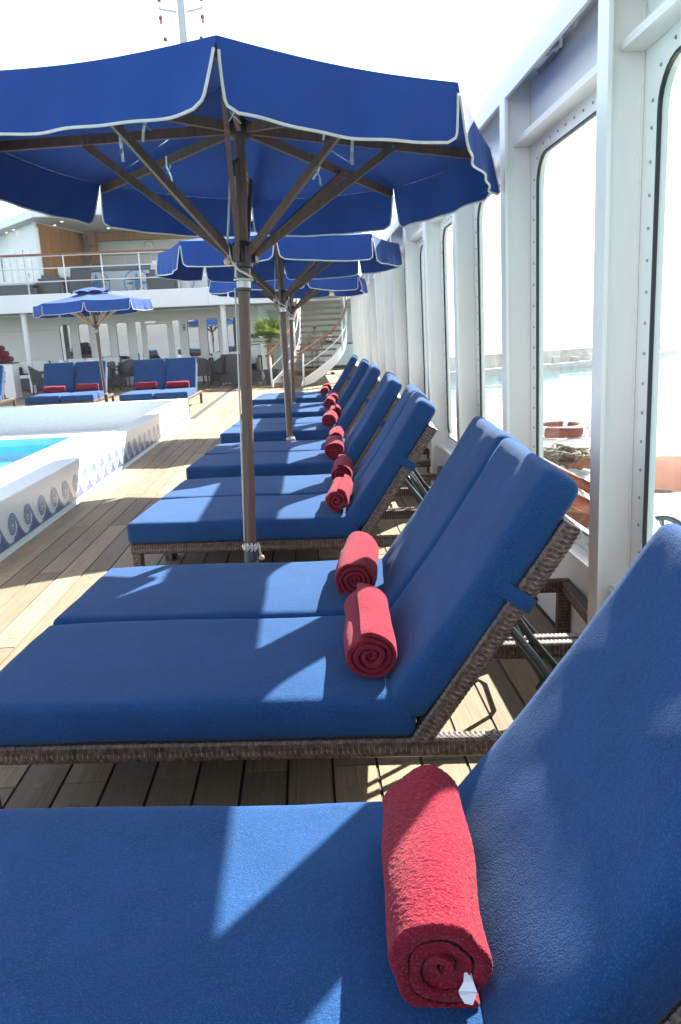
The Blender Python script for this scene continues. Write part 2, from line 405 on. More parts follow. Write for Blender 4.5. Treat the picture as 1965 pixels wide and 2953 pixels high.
# ------------------------------------------------------------------ hull + deck
BOW = lambda y: .0013 * max(0.0, y - 4) ** 2
LEAN = lambda z: -.018 * (z - 1.2)
def wmap(x, y, z): return (x + BOW(y) + LEAN(z), y, z)
def deck():
    root = tag(link('deck', None), kind='structure')
    mb = MB()
    ys = [-3 + i * 1.5 for i in range(26)]
    A = [(1.175 + BOW(y), y, -.006) for y in ys]; B = [(-2.16, y, -.006) for y in ys]
    mb.strip(A, B)
    mb.add([(-14, 13.9, -.006), (-2.16, 13.9, -.006), (-2.16, 34.5, -.006), (-14, 34.5, -.006)], [(0, 1, 2, 3)])
    tag(mb.build('caulking', 'caulk', root, fix=True), kind='stuff')
    PW = .1505; GAP = .008
    def unit(wd):
        mb = MB(); b = .0012; x = wd / 2
        mb.add([(-x, -.5, -.006), (x, -.5, -.006), (x, .5, -.006), (-x, .5, -.006), (-x + b, -.4992, 0), (x - b, -.4992, 0), (x - b, .4992, 0), (-x + b, .4992, 0)],
               [(4, 5, 6, 7), (0, 1, 5, 4), (1, 2, 6, 5), (2, 3, 7, 6), (3, 0, 4, 7)])
        return mb
    um = unit(PW - GAP).mesh('plank', 'teak')
    mb = MB(); mb.add([(.017 * math.cos(2 * PI * k / 12), .017 * math.sin(2 * PI * k / 12), .0012) for k in range(12)] + [(.019 * math.cos(2 * PI * k / 12), .019 * math.sin(2 * PI * k / 12), -.001) for k in range(12)],
                      [tuple(range(12))] + [(k, 12 + k, 12 + (k + 1) % 12, (k + 1) % 12) for k in range(12)])
    plug = mb.mesh('wood_plug', 'wood_plug')
    x = -.280 - PW * 12; i = 0; L = 2.42
    rest = MB()
    while x < 1.2:
        xc = x + PW / 2
        y = 2.25 - 2 * L + (L / 2 if i % 2 else 0)
        if xc - PW / 2 < 1.0:
            while y < 27:
                if y + L > .6:
                    p = link('plank', um, root); p.location = (xc, y + L / 2, 0); p.scale = (1, L - .006, 1)
                    if y < 5:
                        for yy in (y + .13, y + L * .5, y + L - .13):
                            if 1.0 < yy < 5.2:
                                q = link('wood_plug', plug, p); q.location = (random.uniform(-.012, .012), (yy - (y + L / 2)) / (L - .006), 0); q.scale = (1, 1 / (L - .006), 1)
                y += L
        x += PW; i += 1
    # wide margin planks beside the pool and by the window wall
    mbm = unit(.155).mesh('plank', 'teak_pale')
    for k in range(8):
        y0 = -1.2 + k * 2.1 + .35
        if y0 < 13.4:
            p = link('plank', mbm, root); p.location = (-2.16 + .0775, y0 + 1.05, 0.0005); p.scale = (.9, 2.094, 1)
    # the remaining far planks, joined
    rows = 0; xx = -2.2 - PW
    while xx > -13.5:
        y = 14.0 - (1.2 if rows % 2 else 0)
        while y < 34:
            y0, y1 = max(y, 13.92), min(y + L - .006, 34.4)
            if y1 - y0 > .1: rest.box((xx, y0, -.006), (xx + PW - GAP, y1, 0))
            y += L
        xx -= PW; rows += 1
    xx = -.28 - PW * 12
    while xx < 1.9:
        rest.box((xx, 27.05, -.006), (xx + PW - GAP, 34.4, 0)); xx += PW
    tag(rest.build('plank_field', 'teak', root), kind='stuff')
    mb = MB()
    ys = [-3 + i * 1.5 for i in range(26)]
    for x0, x1, z0, z1 in ((1.0, 1.13, .0, .001),):
        mb.strip([(x0 + BOW(y), y, .0015) for y in ys], [(1.128 + BOW(y), y, .0015) for y in ys])
    mb.build('margin_board', 'teak_pale', root, fix=True)
deck()
mb = MB(); ys = [-6 + i * 2 for i in range(22)]
mb.strip([(1.16 + BOW(y), y, -.03) for y in ys], [(1.16 + BOW(y), y, -12.5) for y in ys])
tag(mb.build('ship_side', 'white_paint'), kind='structure')

# ------------------------------------------------------------------ window wall
YK = [2.56 + 1.215 * k for k in range(-3, 18)]
def window_wall():
    root = thing('window_wall', 'tall white steel side wall of pillars and rounded windows facing the sea', 'wall')
    def b(mb, a, c):
        n = len(mb.v); mb.box(a, c); mb.v[n:] = [wmap(*p) for p in mb.v[n:]]
    for i, y in enumerate(YK):
        mb = MB(); b(mb, (1.0, y - .045, 0), (1.014, y + .045, 2.45)); b(mb, (1.014, y - .007, 0), (1.13, y + .007, 2.52))
        b(mb, (1.014, y - .012, 0), (1.018, y + .012, 2.45)); b(mb, (1.122, y - .016, 0), (1.1285, y + .016, 2.45))
        mb.build('pillar', 'white_paint', root)
        if i < 9:
            mb = MB(); b(mb, (1.05, y - .16, .462), (1.1285, y - .009, .472)); mb.build('bracket', 'white_paint', root)
    # top beam
    prof = [(1.014, 2.435), (1.0, 2.435), (.998, 2.50)] + [(1.095 + .097 * math.cos(a), 2.505 + .105 * math.sin(a)) for a in [PI - PI * k / 10 for k in range(1, 10)]] + [(1.24, 2.50), (1.24, 2.43), (1.135, 2.43), (1.132, 2.53), (1.014, 2.53)]
    ys = [-1.3 + .5 * k for k in range(51)]; mb = MB(); n = len(prof)
    for y in ys: mb.v += [wmap(x, y, z) for x, z in prof]
    for i in range(len(ys) - 1):
        for k in range(n): mb.f.append((i * n + k, i * n + (k + 1) % n, (i + 1) * n + (k + 1) % n, (i + 1) * n + k)); mb.mi.append(0)
    mb.build('top_beam', 'white_paint', root, fix=True, angle=35)
    for i in range(len(YK) - 1):
        y0, y1 = YK[i], YK[i + 1]
        a, c, z0, z1 = y0 + .12, y1 - .12, .555, 2.17
        hole = rrect(a, z0, c, z1, .13, 7); N = len(hole)
        # outer ring points by casting from the centre
        cy, cz = (y0 + y1) / 2, (z0 + z1) / 2; Y0, Y1, Z0, Z1 = y0 + .008, y1 - .008, .0, 2.50
        out = []
        for (py, pz) in hole:
            dy, dz = py - cy, pz - cz; ty = ((Y1 - cy) / dy if dy > 0 else (Y0 - cy) / dy) if abs(dy) > 1e-6 else 1e9; tz = ((Z1 - cz) / dz if dz > 0 else (Z0 - cz) / dz) if abs(dz) > 1e-6 else 1e9
            t = min(ty, tz); out.append([cy + dy * t, cz + dz * t])
        for cyy, czz in ((Y0, Z0), (Y1, Z0), (Y0, Z1), (Y1, Z1)):
            j = min(range(N), key=lambda q: (out[q][0] - cyy) ** 2 + (out[q][1] - czz) ** 2); out[j] = [cyy, czz]
        mb = MB(); vs = [wmap(1.13, *p) for p in out] + [wmap(1.13, *p) for p in hole] + [wmap(1.162, *p) for p in hole] + [wmap(1.162, *p) for p in out]
        fs = []
        for k in range(N):
            j = (k + 1) % N
            fs += [(k, j, N + j, N + k), (N + k, N + j, 2 * N + j, 2 * N + k), (2 * N + k, 2 * N + j, 3 * N + j, 3 * N + k)]
        mb.add(vs, fs); pan = mb.build('wall_panel', 'white_paint', root, fix=True)
        # bolted trim plate
        o2 = rrect(a - .075, z0 - .06, c + .075, z1 + .075, .19, 7); mb = MB()
        vs = [wmap(1.1265, *p) for p in o2] + [wmap(1.1265, *p) for p in hole] + [wmap(1.1295, *p) for p in o2]
        mb.add(vs, [(k, (k + 1) % N, N + (k + 1) % N, N + k) for k in range(N)] + [(k, (k + 1) % N, 2 * N + (k + 1) % N, 2 * N + k) for k in range(N)])
        mb.build('window_frame', 'white_paint', pan, fix=True)
        inn = rrect(a + .010, z0 + .010, c - .010, z1 - .010, .121, 7); mb = MB()
        vs = [wmap(1.1245, *p) for p in hole] + [wmap(1.1245, *p) for p in inn] + [wmap(1.136, *p) for p in inn] + [wmap(1.136, *p) for p in hole]
        mb.add(vs, [(r_ * N + k, r_ * N + (k + 1) % N, ((r_ + 1) % 4) * N + (k + 1) % N, ((r_ + 1) % 4) * N + k) for r_ in range(4) for k in range(N)])
        mb.build('seal', 'rubber', pan, fix=True)
        mb = MB(); mb.add([wmap(1.1335, *p) for p in inn], [tuple(range(N))]); mb.build('pane', 'pane_glass', pan)
        if i < 9:
            mb = MB(); loop = rrect(a - .035, z0 - .03, c + .035, z1 + .035, .16, 7)
            per = []; acc = 0; nxt = .03
            for k in range(N):
                p, q = Vector(loop[k]), Vector(loop[(k + 1) % N]); L = (q - p).length
                while L > 1e-6 and nxt <= acc + L: per.append(p.lerp(q, (nxt - acc) / L)); nxt += .098
                acc += L
            for p in per:
                n8 = 7; o = len(mb.v)
                mb.add([wmap(1.1225, p[0] + .0045 * math.cos(2 * PI * k / n8), p[1] + .0045 * math.sin(2 * PI * k / n8)) for k in range(n8)] + [wmap(1.1265, p[0] + .006 * math.cos(2 * PI * k / n8), p[1] + .006 * math.sin(2 * PI * k / n8)) for k in range(n8)],
                       [tuple(range(n8))] + [(k, n8 + k, n8 + (k + 1) % n8, (k + 1) % n8) for k in range(n8)])
            tag(mb.build('bolts', 'bolt_metal', pan, fix=True), kind='stuff')
        # stiffener under the beam, sill ledge
        mb = MB(); b(mb, (1.05, y0 + .009, 2.236), (1.1285, y1 - .009, 2.248)); b(mb, (1.05, y0 + .009, 2.2485), (1.058, y1 - .009, 2.262)); mb.build('stiffener', 'white_paint', root)
        mb = MB(); b(mb, (1.06, y0 + .009, .472), (1.1285, y1 - .009, .484)); mb.build('sill', 'white_paint', root)
    # strip lights in the beam recess
    for y, lab in ((3.42, 'grey strip light with loose cable in the recess under the white top beam'),):
        t = thing('strip_light', lab, 'light', wmap(1.07, y, 2.50))
        MB().bbox((-.04, -.12, -.015), (.04, .22, .02), .004).build('housing', 'steel', t)
        mb = MB()
        for x in (-.03, -.022, .022, .03): mb.box((x - .002, -.11, -.019), (x + .002, .12, -.0155))
        mb.build('fin', 'bolt_metal', t)
        MB().box((-.012, -.08, -.018), (.012, .06, -.0153)).build('diffuser', 'white_plain', t)
        MB().tube([(0, -.12, -.012), (.02, -.2, -.02), (-.01, -.28, 0), (.015, -.36, -.01), (0, -.46, .01)], .008, 6).build('cable', 'white_plain', t, True)
window_wall()

# ------------------------------------------------------------------ pool
def pool():
    root = thing('swimming_pool', 'white tiled pool with raised rim and blue wave mosaic along its side', 'pool')
    XO, XI, YF, ZT = -2.18, -2.39, 13.9, .385
    mb = MB()
    mb.bbox((XI, -3, -.3), (XO, YF, ZT), .012); mb.build('side_wall', 'tile_white', root)
    MB().bbox((-10, 13.66, -.3), (XI - .0015, YF - .003, ZT - .002), .012).build('end_wall', 'tile_white', root)
    mb = MB(); mb.box((-3.98, -3, -.3), (XI - .002, 13.655, -.08)); mb.box((-10, 12.76, -.3), (-3.982, 13.653, -.082)); mb.build('ledge', 'tile_white', root)
    # scroll strips on the ledge
    mb = MB()
    for k in range(90):
        y = 4 + k * .1
        if y < 12.7:
            mb.box((-3.93, y, -.0795), (-3.905, y + .03, -.0785)); mb.box((-3.79, y + .05, -.0795), (-3.765, y + .08, -.0785))
            mb.add([(-3.905, y + .03, -.0785), (-3.895, y + .03, -.0785), (-3.79, y + .08, -.0785), (-3.80, y + .08, -.0785)], [(0, 1, 2, 3)])
    for k in range(60):
        x = -4.1 - k * .1; mb.box((x, 12.82, -.0795), (x + .03, 12.845, -.0785))
    tag(mb.build('mosaic_dots', 'tile_wave_mid', root), kind='stuff')
    # basin
    mb = MB(); mb.add([(-3.981, -3, -.08), (-3.981, 12.759, -.08), (-10, 12.759, -.08), (-3.981, -3, -1.1), (-3.981, 12.759, -1.1), (-10, 12.759, -1.1)], [(0, 1, 4, 3), (1, 2, 5, 4)])
    mb.add([(-3.98, -3, -1.1), (-3.98, 12.76, -1.1), (-10, 12.76, -1.1), (-10, -3, -1.1)], [(3, 2, 1, 0)])
    mb.build('basin', 'pool_blue', root)
    mb = MB(); mb.box((-10, 11.9, -1.1), (-3.985, 12.755, -.42)); mb.build('basin_step', 'pool_blue', root)
    mb = MB(); mb.box((-10, 11.86, -.44), (-3.985, 11.897, -.40)); mb.build('step_nosing', 'white_plain', root)
    tag(MB().add([(-3.982, -3, -.20), (-3.982, 12.758, -.20), (-10, 12.758, -.20), (-10, -3, -.20)], [(3, 2, 1, 0)]).build('pool_water', 'pool_water'), kind='structure')
    # wave mosaic, one motif per .31 m
    cz = .168
    def scroll(off):
        P = []
        th0, th1 = PI / 2 + 2 * PI * 1.8, R(48)
        for i in range(61):
            f = i / 60; th = th0 + (th1 - th0) * f; r = .008 + (.096 - .008) * f ** .9
            r = max(.004, r - off * min(1, f * 2.2)); P.append(Vector((r * .94 * math.cos(th), cz + r * math.sin(th))))
        a = P[-1]; bq = a + Vector((.045, -.042)); cc = Vector((.165, .052 - off * .4)); d = Vector((.245, .052 - off * .45))
        for i in range(1, 15):
            t = i / 14; P.append(a * (1 - t) ** 3 + bq * 3 * t * (1 - t) ** 2 + cc * 3 * t * t * (1 - t) + d * t ** 3)
        a = d; bq = Vector((.30, .052 - off * .45)); cc = Vector((.345 + off * .6, .066)); d = Vector((.362 + off * .75, .110))
        for i in range(1, 9):
            t = i / 8; P.append(a * (1 - t) ** 3 + bq * 3 * t * (1 - t) ** 2 + cc * 3 * t * t * (1 - t) + d * t ** 3)
        return P
    outer = scroll(0); mid = scroll(.014); inner = scroll(.026); core = scroll(.038)
    mb = MB(); x = .0026
    def st(A, B, mi, xx):
        mb.cm = mi; mb.strip([(xx, p.x, p.y) for p in A], [(xx, q.x, q.y) for q in B])
    st(outer, mid, 1, x); st(mid, inner, 2, x); st(inner, core, 1, x)
    mb.cm = 3; mb.add([(.0019, .086 * math.cos(2 * PI * k / 28), cz + .088 * math.sin(2 * PI * k / 28)) for k in range(28)], [tuple(range(28))])
    mb.cm = 0; top = [p for p in core[61:75]]; top = [Vector((.045, core[60].y))] + top
    mb.strip([(.0012, p.x, .034) for p in top], [(.0012, p.x, max(p.y, .035)) for p in top])
    mb.add([(.0010, -.06, .034), (.0010, .25, .034), (.0010, .25, .044), (.0010, -.06, .044)], [(0, 1, 2, 3)])
    mb.add([(.0010, -.03, .044), (.0010, .046, .044), (.0010, .046, .12), (.0010, .02, .09)], [(0, 1, 2, 3)])
    me = mb.mesh('wave_motif', ['tile_wave_dark', 'tile_wave_mid', 'tile_wave_pale', 'tile_white'])
    bm = bmesh.new(); bm.from_mesh(me)
    for f in bm.faces:
        f.normal_update()
        if f.normal.x < 0: f.normal_flip()
    bm.to_mesh(me); bm.free()
    y = 5.654 - .31 * 6
    while y < 13.75:
        o = link('wave_motif', me, root); o.location = (XO, y, 0); y += .31
pool()

# ------------------------------------------------------------------ sun loungers
W_L = .68
def wick(mb, p0, p1, w_, h_, up=(0, 0, 1), pitch=.0150, amp=.0034, lanes=2):
    # woven rail: rounded rectangle with raised bands that alternate from lane to lane
    p0 = Vector(p0); p1 = Vector(p1); L = (p1 - p0).length; d = (p1 - p0) / L
    u = Vector(up); sd = d.cross(u).normalized(); u = sd.cross(d)
    ring = []
    def sidepts(ax, ay, bx, by):
        out = [(ax, ay, 0)]
        for k in range(1, lanes * 2): out.append((ax + (bx - ax) * k / (lanes * 2), ay + (by - ay) * k / (lanes * 2), (k // 2) % 2 if k % 2 else -1))
        return out
    a, b = w_ / 2, h_ / 2; cc = .004
    for q in ((-a, -b + cc, -a, b - cc), (-a + cc, b, a - cc, b), (a, b - cc, a, -b + cc), (a - cc, -b, -a + cc, -b)):
        ring += sidepts(*q); ring.append((q[2], q[3], 0))
    n = len(ring); nb = max(2, int(L / pitch)); steps = nb * 4; o = len(mb.v); TT = (0, .07, .5, .93); pl = L / nb
    for i in range(steps + 1):
        t = pl * (i // 4 + TT[i % 4]); ph = (i % 4)
        for (x, y, ln) in ring:
            prof = (0, .75, 1, .75)[ph]
            if ln == 1: prof = (.9, 1, .55, 1)[ph]
            if ln == -1: prof = .5
            e = amp * prof
            nx = math.copysign(1, x) if abs(abs(x) - a) < 1e-5 else 0; ny = math.copysign(1, y) if abs(abs(y) - b) < 1e-5 else 0
            mb.v.append(tuple(p0 + d * t + sd * (x + nx * e) + u * (y + ny * e)))
    for i in range(steps):
        for k in range(n):
            mb.f.append((o + i * n + k, o + i * n + (k + 1) % n, o + (i + 1) * n + (k + 1) % n, o + (i + 1) * n + k)); mb.mi.append(1 if i % 4 in (0, 3) and ring[k][2] != 1 else 0)
    mb.f.append(tuple(o + k for k in range(n))); mb.mi.append(0); mb.f.append(tuple(o + steps * n + k for k in range(n - 1, -1, -1))); mb.mi.append(0)
    return mb
HX, HZ, BA = 1.33, .285, R(56.5)
def make_lounger(label, group, BA=BA, BL=.80):
    t = thing('sun_lounger', label, 'sun lounger', (0, 0, 0), 0, group); W2 = W_L / 2
    for s in (-1, 1):
        y = s * (W2 - .024)
        weld(wick(MB(), (0, y, .262), (2.1, y, .262), .042, .052).build('side_rail', ['wicker', 'wicker_edge'], t).data)
    for x in (.021, 2.079):
        weld(wick(MB(), (x, -W2 + .046, .262), (x, W2 - .046, .262), .04, .048).build('cross_rail', ['wicker', 'wicker_edge'], t).data)
    for x in (.03, 2.07):
        for s in (-1, 1):
            y = s * (W2 - .026)
            weld(wick(MB(), (x, y, 0), (x, y, .235), .05, .05, (1, 0, 0)).build('leg', ['wicker', 'wicker_edge'], t).data)
    dv = Vector((math.cos(BA), 0, math.sin(BA))); nv = Vector((-math.sin(BA), 0, math.cos(BA))); H = Vector((HX, 0, HZ))
    mb = MB()
    for s in (-1, 1):
        o = Vector((0, s * (W2 - .03), 0)); wick(mb, H + o - dv * .02, H + o + dv * .74, .05, .052, nv, .0150, .0036, 2)
    wick(mb, H + dv * .715 + Vector((0, -W2 + .056, 0)), H + dv * .715 + Vector((0, W2 - .056, 0)), .048, .044, nv)
    weld(mb.build('backrest_frame', ['wicker', 'wicker_edge'], t).data)
    # woven sling under cushions
    MB().box((.03, -W2 + .05, .268), (HX - .01, W2 - .05, .282)).build('seat_base', 'wicker', t)
    rot = Matrix((dv, Vector((0, 1, 0)), nv)).transposed()
    MB().box((.0, -W2 + .06, -.008), (.69, W2 - .06, .012), rot, H).build('backrest_base', 'wicker', t)
    # cushions
    mb = rbox(1.335, W_L - .01, .128, .031, 46, 24, 3, lambda p: Vector((p.x - .02, p.y - (W_L - .01) / 2, p.z + .288)), .005, 3)
    o = link('seat_cushion', weld(mb.mesh('seat_cushion', 'blue_terry', True)), t)
    def bf(p):
        s_ = p.x + .04; q = H + dv * s_ + nv * (p.z + .03); sag = -.012 * math.sin(PI * min(1, max(0, p.x / .78)))
        return Vector((q.x, p.y - (W_L - .012) / 2, q.z)) + nv * sag
    mb = rbox(BL, W_L - .012, .112, .034, 30, 24, 3, bf, .006, 11)
    o = link('backrest_cushion', weld(mb.mesh('backrest_cushion', 'blue_terry', True)), t)
    # strap round the frame
    for s in (-1, 1):
        mb = MB(); yy = s * (W2 - .006); c0 = H + dv * .50
        pts = [c0 + nv * .075 + Vector((0, yy, 0)), c0 + nv * .03 + Vector((0, s * (W2 + .002), 0)), c0 + nv * .0 + Vector((0, s * (W2 + .004), 0)), c0 - nv * .035 + Vector((0, s * (W2 + .003), 0)), c0 - nv * .042 + Vector((0, s * (W2 - .02), 0)), c0 - nv * .045 + Vector((0, s * (W2 - .07), 0))]
        mb.strip([p - dv * .024 for p in pts], [p + dv * .020 for p in pts]); mb.build('strap', 'blue_terry', t, True)
    # notched support arms
    for s in (-1, 1):
        y = s * (W2 - .10); top = H + dv * .40 - nv * .03 + Vector((0, y, 0)); bot = Vector((1.85, y, .225))
        mb = MB(); mb.tube([top, top.lerp(bot, .3) - nv * .01, top.lerp(bot, .65) + Vector((0, 0, -.01)), bot], .013, 8)
        ax = (bot - top).normalized(); pr = Vector((-ax.z, 0, ax.x));
        if pr.x > 0: pr = -pr
        for k in range(4):
            c = top.lerp(bot, .48 + k * .12)
            mb.bar(c + pr * .008, c + pr * .045 + ax * .012, .014, .022, ax); mb.bar(c + pr * .043 + ax * .004, c + pr * .047 + ax * .036, .014, .012, pr)
        mb.build('support_arm', 'dark_metal', t, angle=40)
    y0 = -W2 + .16
    mb = MB(); a = H + dv * .40 - nv * .03; bt = Vector((1.80, 0, .222))
    mb.tube([a + Vector((0, y0, 0)), a.lerp(bt, .5) + Vector((0, y0 + .01, 0)), bt + Vector((-.02, y0 + .03, 0)), bt + Vector((0, y0 + .07, 0)), bt + Vector((0, -y0 - .07, 0)), bt + Vector((-.02, -y0 - .03, 0)), a.lerp(bt, .5) + Vector((0, -y0 - .01, 0)), a + Vector((0, -y0, 0))], .010, 8)
    mb.build('support_hoop', 'dark_metal', t, True)
    return t
GR = 'blue loungers in pairs along the window wall'; GL = 'blue loungers beyond the far end of the pool'
proto = make_lounger('', GR); proto_k = kids(proto)
proto_sub = {k: kids(k) for k in proto_k}
first = [True]
def place_lounger(loc, rz, label, group):
    if first[0]: o = proto; first[0] = False
    else: o = copy_tree(proto, ch=proto_k)
    o.location = loc; o.rotation_euler = (0, 0, rz); tag(o, label, 'sun lounger', group); return o

# ------------------------------------------------------------------ towels
def towel_mesh(seed, Rr, L, turns, nseg, nl, fuzz, wb=.008):
    mb = MB(); th = Rr / (turns + .6)
    def rad(f): return .006 + (Rr - .006) * f
    outer = []; inner = []
    for i in range(nseg + 1):
        f = i / nseg; a = 2 * PI * turns * f + seed
        r = rad(f) * (1 + .05 * noise.noise(Vector((math.cos(a) * 1.5 + seed, math.sin(a) * 1.5, f * 4))))
        ri = max(.002, r - th * .92)
        outer.append((a, r)); inner.append((a, ri))
    def pt(a, r, l, edge):
        x, y = r * math.cos(a), r * math.sin(a)
        wob = wb * noise.noise(Vector((x * 14 + seed * 3, y * 14, l * 5)))
        k = 1 + wob / max(r, .02)
        if fuzz and not edge:
            p3 = Vector((math.cos(a) * Rr * 380, math.sin(a) * Rr * 380, l * 380)); k += fuzz * (noise.noise(p3) + .5 * noise.noise(p3 * .35)) / max(r, .03)
        z = y * k; z = z if z > -Rr * .93 else -Rr * .93 + (z + Rr * .93) * .3
        return (x * k * 1.03, l, z)
    ls = [-L / 2 + L * j / nl for j in range(nl + 1)]
    n = nseg + 1
    tele = lambda i: .010 * math.sin(i / nseg * 9 + seed) * (1 - i / nseg)
    for j, l in enumerate(ls):
        e = j in (0, nl)
        for i in range(n):
            le = l + (tele(i) if j == 0 else (-tele(i) if j == nl else 0)); sh = .9 if e and False else 1
            mb.v.append(pt(outer[i][0], outer[i][1] - (.003 if e else 0), le, False))
        for i in range(n):
            le = l + (tele(i) if j == 0 else (-tele(i) if j == nl else 0))
            mb.v.append(pt(inner[i][0], inner[i][1] + (.002 if e else 0), le, True))
    m2 = 2 * n
    for j in range(nl):
        for i in range(n - 1):
            mb.f.append((j * m2 + i, j * m2 + i + 1, (j + 1) * m2 + i + 1, (j + 1) * m2 + i)); mb.f.append((j * m2 + n + i + 1, j * m2 + n + i, (j + 1) * m2 + n + i, (j + 1) * m2 + n + i + 1))
        for i in (0, n - 1): mb.f.append((j * m2 + i, j * m2 + n + i, (j + 1) * m2 + n + i, (j + 1) * m2 + i))
    for j in (0, nl):
        for i in range(n - 1): mb.f.append((j * m2 + i, j * m2 + i + 1, j * m2 + n + i + 1, j * m2 + n + i))
    mb.mi = [0] * len(mb.f)
    me = mb.mesh('rolled_towel', 'red_terry', True); bm = bmesh.new(); bm.from_mesh(me); bmesh.ops.recalc_face_normals(bm, faces=bm.faces); bm.to_mesh(me); bm.free()
    me.set_sharp_from_angle(angle=R(60)); return me
TW = [towel_mesh(s, .083, .47, 4.2, 150, 26, 0.0008) for s in (.6, 3.3)] + [towel_mesh(2.0, .078, .44, 3.4, 150, 26, .0008, .014), towel_mesh(5.2, .086, .49, 4.8, 160, 26, .0008, .012), towel_mesh(1.3, .081, .46, 3.0, 140, 26, .0008, .018)]
TWN = towel_mesh(4.1, .092, .405, 3.2, 470, 210, .0016, .016)
GT = 'rolled red towels on the loungers'
def towel(me, lo, label, x=1.2, y=0.0, rz=0.0, z=.415):
    o = link('rolled_towel', me)
    mw = Matrix.Translation(lo.location) @ Matrix.Rotation(lo.rotation_euler.z, 4, 'Z')
    o.location = mw @ Vector((x, y, z + .080)); o.rotation_euler = (0, 0, lo.rotation_euler.z + rz)
    return tag(o, label, 'towel', GT)
# pairs: near foot corner, rotation
PAIRS = [(-1.04, .83, -.074), (-1.05, 2.0, -.08), (-1.055, 4.17, -.09), (-1.0, 6.02, -.08), (-.955, 8.15, -.08), (-.905, 10.15, -.08), (-.90, 12.45, -.08)]
ORD = ['nearest', 'second', 'third', 'fourth', 'fifth', 'sixth', 'seventh and farthest']
EXTRA = ['filling the bottom of the view', 'in front of the first umbrella pole', 'just behind the first umbrella pole', 'in front of the second umbrella pole', 'behind the second umbrella pole', 'in front of the third umbrella pole', 'closest to the staircase']
for i, (fx, fy, rz) in enumerate(PAIRS):
    for j in range(2):
        c = Vector((fx, fy, 0)) + Matrix.Rotation(rz, 3, 'Z') @ Vector((0, W_L * (j + .5) + .008 * j, 0))
        if i == 0: c.y -= W_L if False else 0
        which = ('nearer', 'farther')[j]
        if i == 0:
            c = Vector((fx, .87, 0)) + Matrix.Rotation(rz, 3, 'Z') @ Vector((0, (W_L * .5) if j == 1 else -.50, 0))
            lab = ('blue lounger showing only a dark cushion corner at the bottom right edge', 'big blue lounger filling the foreground, with the largest red towel on it')[j]
        else: lab = f'{which} blue cushioned wicker lounger of the {ORD[i]} pair, {EXTRA[i]}'
        if i == 0:
            if j == 0: near0 = make_lounger(lab, GR, R(54.8), .79); nk = kids(near0); lo = near0
            else: lo = copy_tree(near0, ch=nk)
            lo.location = c; lo.rotation_euler = (0, 0, rz); tag(lo, lab, 'sun lounger', GR)
        else: lo = place_lounger(c, rz, lab, GR)
        if i == 0 and j == 0: continue
        if i == 0:
            tw = towel(TWN, lo, 'largest rolled red towel, in the foreground, white tag at its end', 1.195, .0, -.02)
            mb = MB(); A = [(.034, -.188, -.014), (.030, -.207, -.024), (.022, -.214, -.034), (.024, -.212, -.044), (.030, -.220, -.050)]; B = [(.042, -.188, -.017), (.045, -.209, -.023), (.049, -.217, -.032), (.050, -.210, -.042), (.042, -.221, -.052)]
            mb.strip(A, B); mb.build('tag', 'tag_white', tw)
        else:
            tw = towel(TW[(0, 3)[j] if i == 1 else (i * 2 + j) % 5], lo, f'rolled red towel on the {which} lounger of the {ORD[i]} pair by the windows', (1.165 if i == 1 else 1.2) + random.uniform(-.02, .02), random.uniform(-.03, .03) - (.02 if j == 0 else 0), random.uniform(-.05, .05))
            tw.scale = (random.uniform(.93, 1.04), random.uniform(.9, 1.02), random.uniform(.93, 1.0))
# left group
LEFT = [(-3.42, 15.25, R(90), 0, 'right pair', 'left'), (-2.73, 15.28, R(90), 1, 'right pair', 'right'), (-5.42, 15.65, R(93), 0, 'middle pair', 'left'), (-4.73, 15.72, R(93), 1, 'middle pair', 'right'), (-7.05, 15.75, R(92), 0, 'leftmost pair', 'right')]
for n_i, (x, y, rz, j, pr, sd_) in enumerate(LEFT):
    lab = f'{sd_} blue lounger of the {pr} beyond the far pool wall' if n_i < 4 else 'blue lounger cut by the left picture edge beyond the pool'
    lo = place_lounger((x, y, 0), rz, lab, GL)
    towel(TW[n_i % 3], lo, f'small rolled red towel on the {sd_} lounger of the {pr} beyond the pool' if n_i < 4 else 'small rolled red towel at the left picture edge beyond the pool', 1.2, .03, .03 * (n_i - 2))

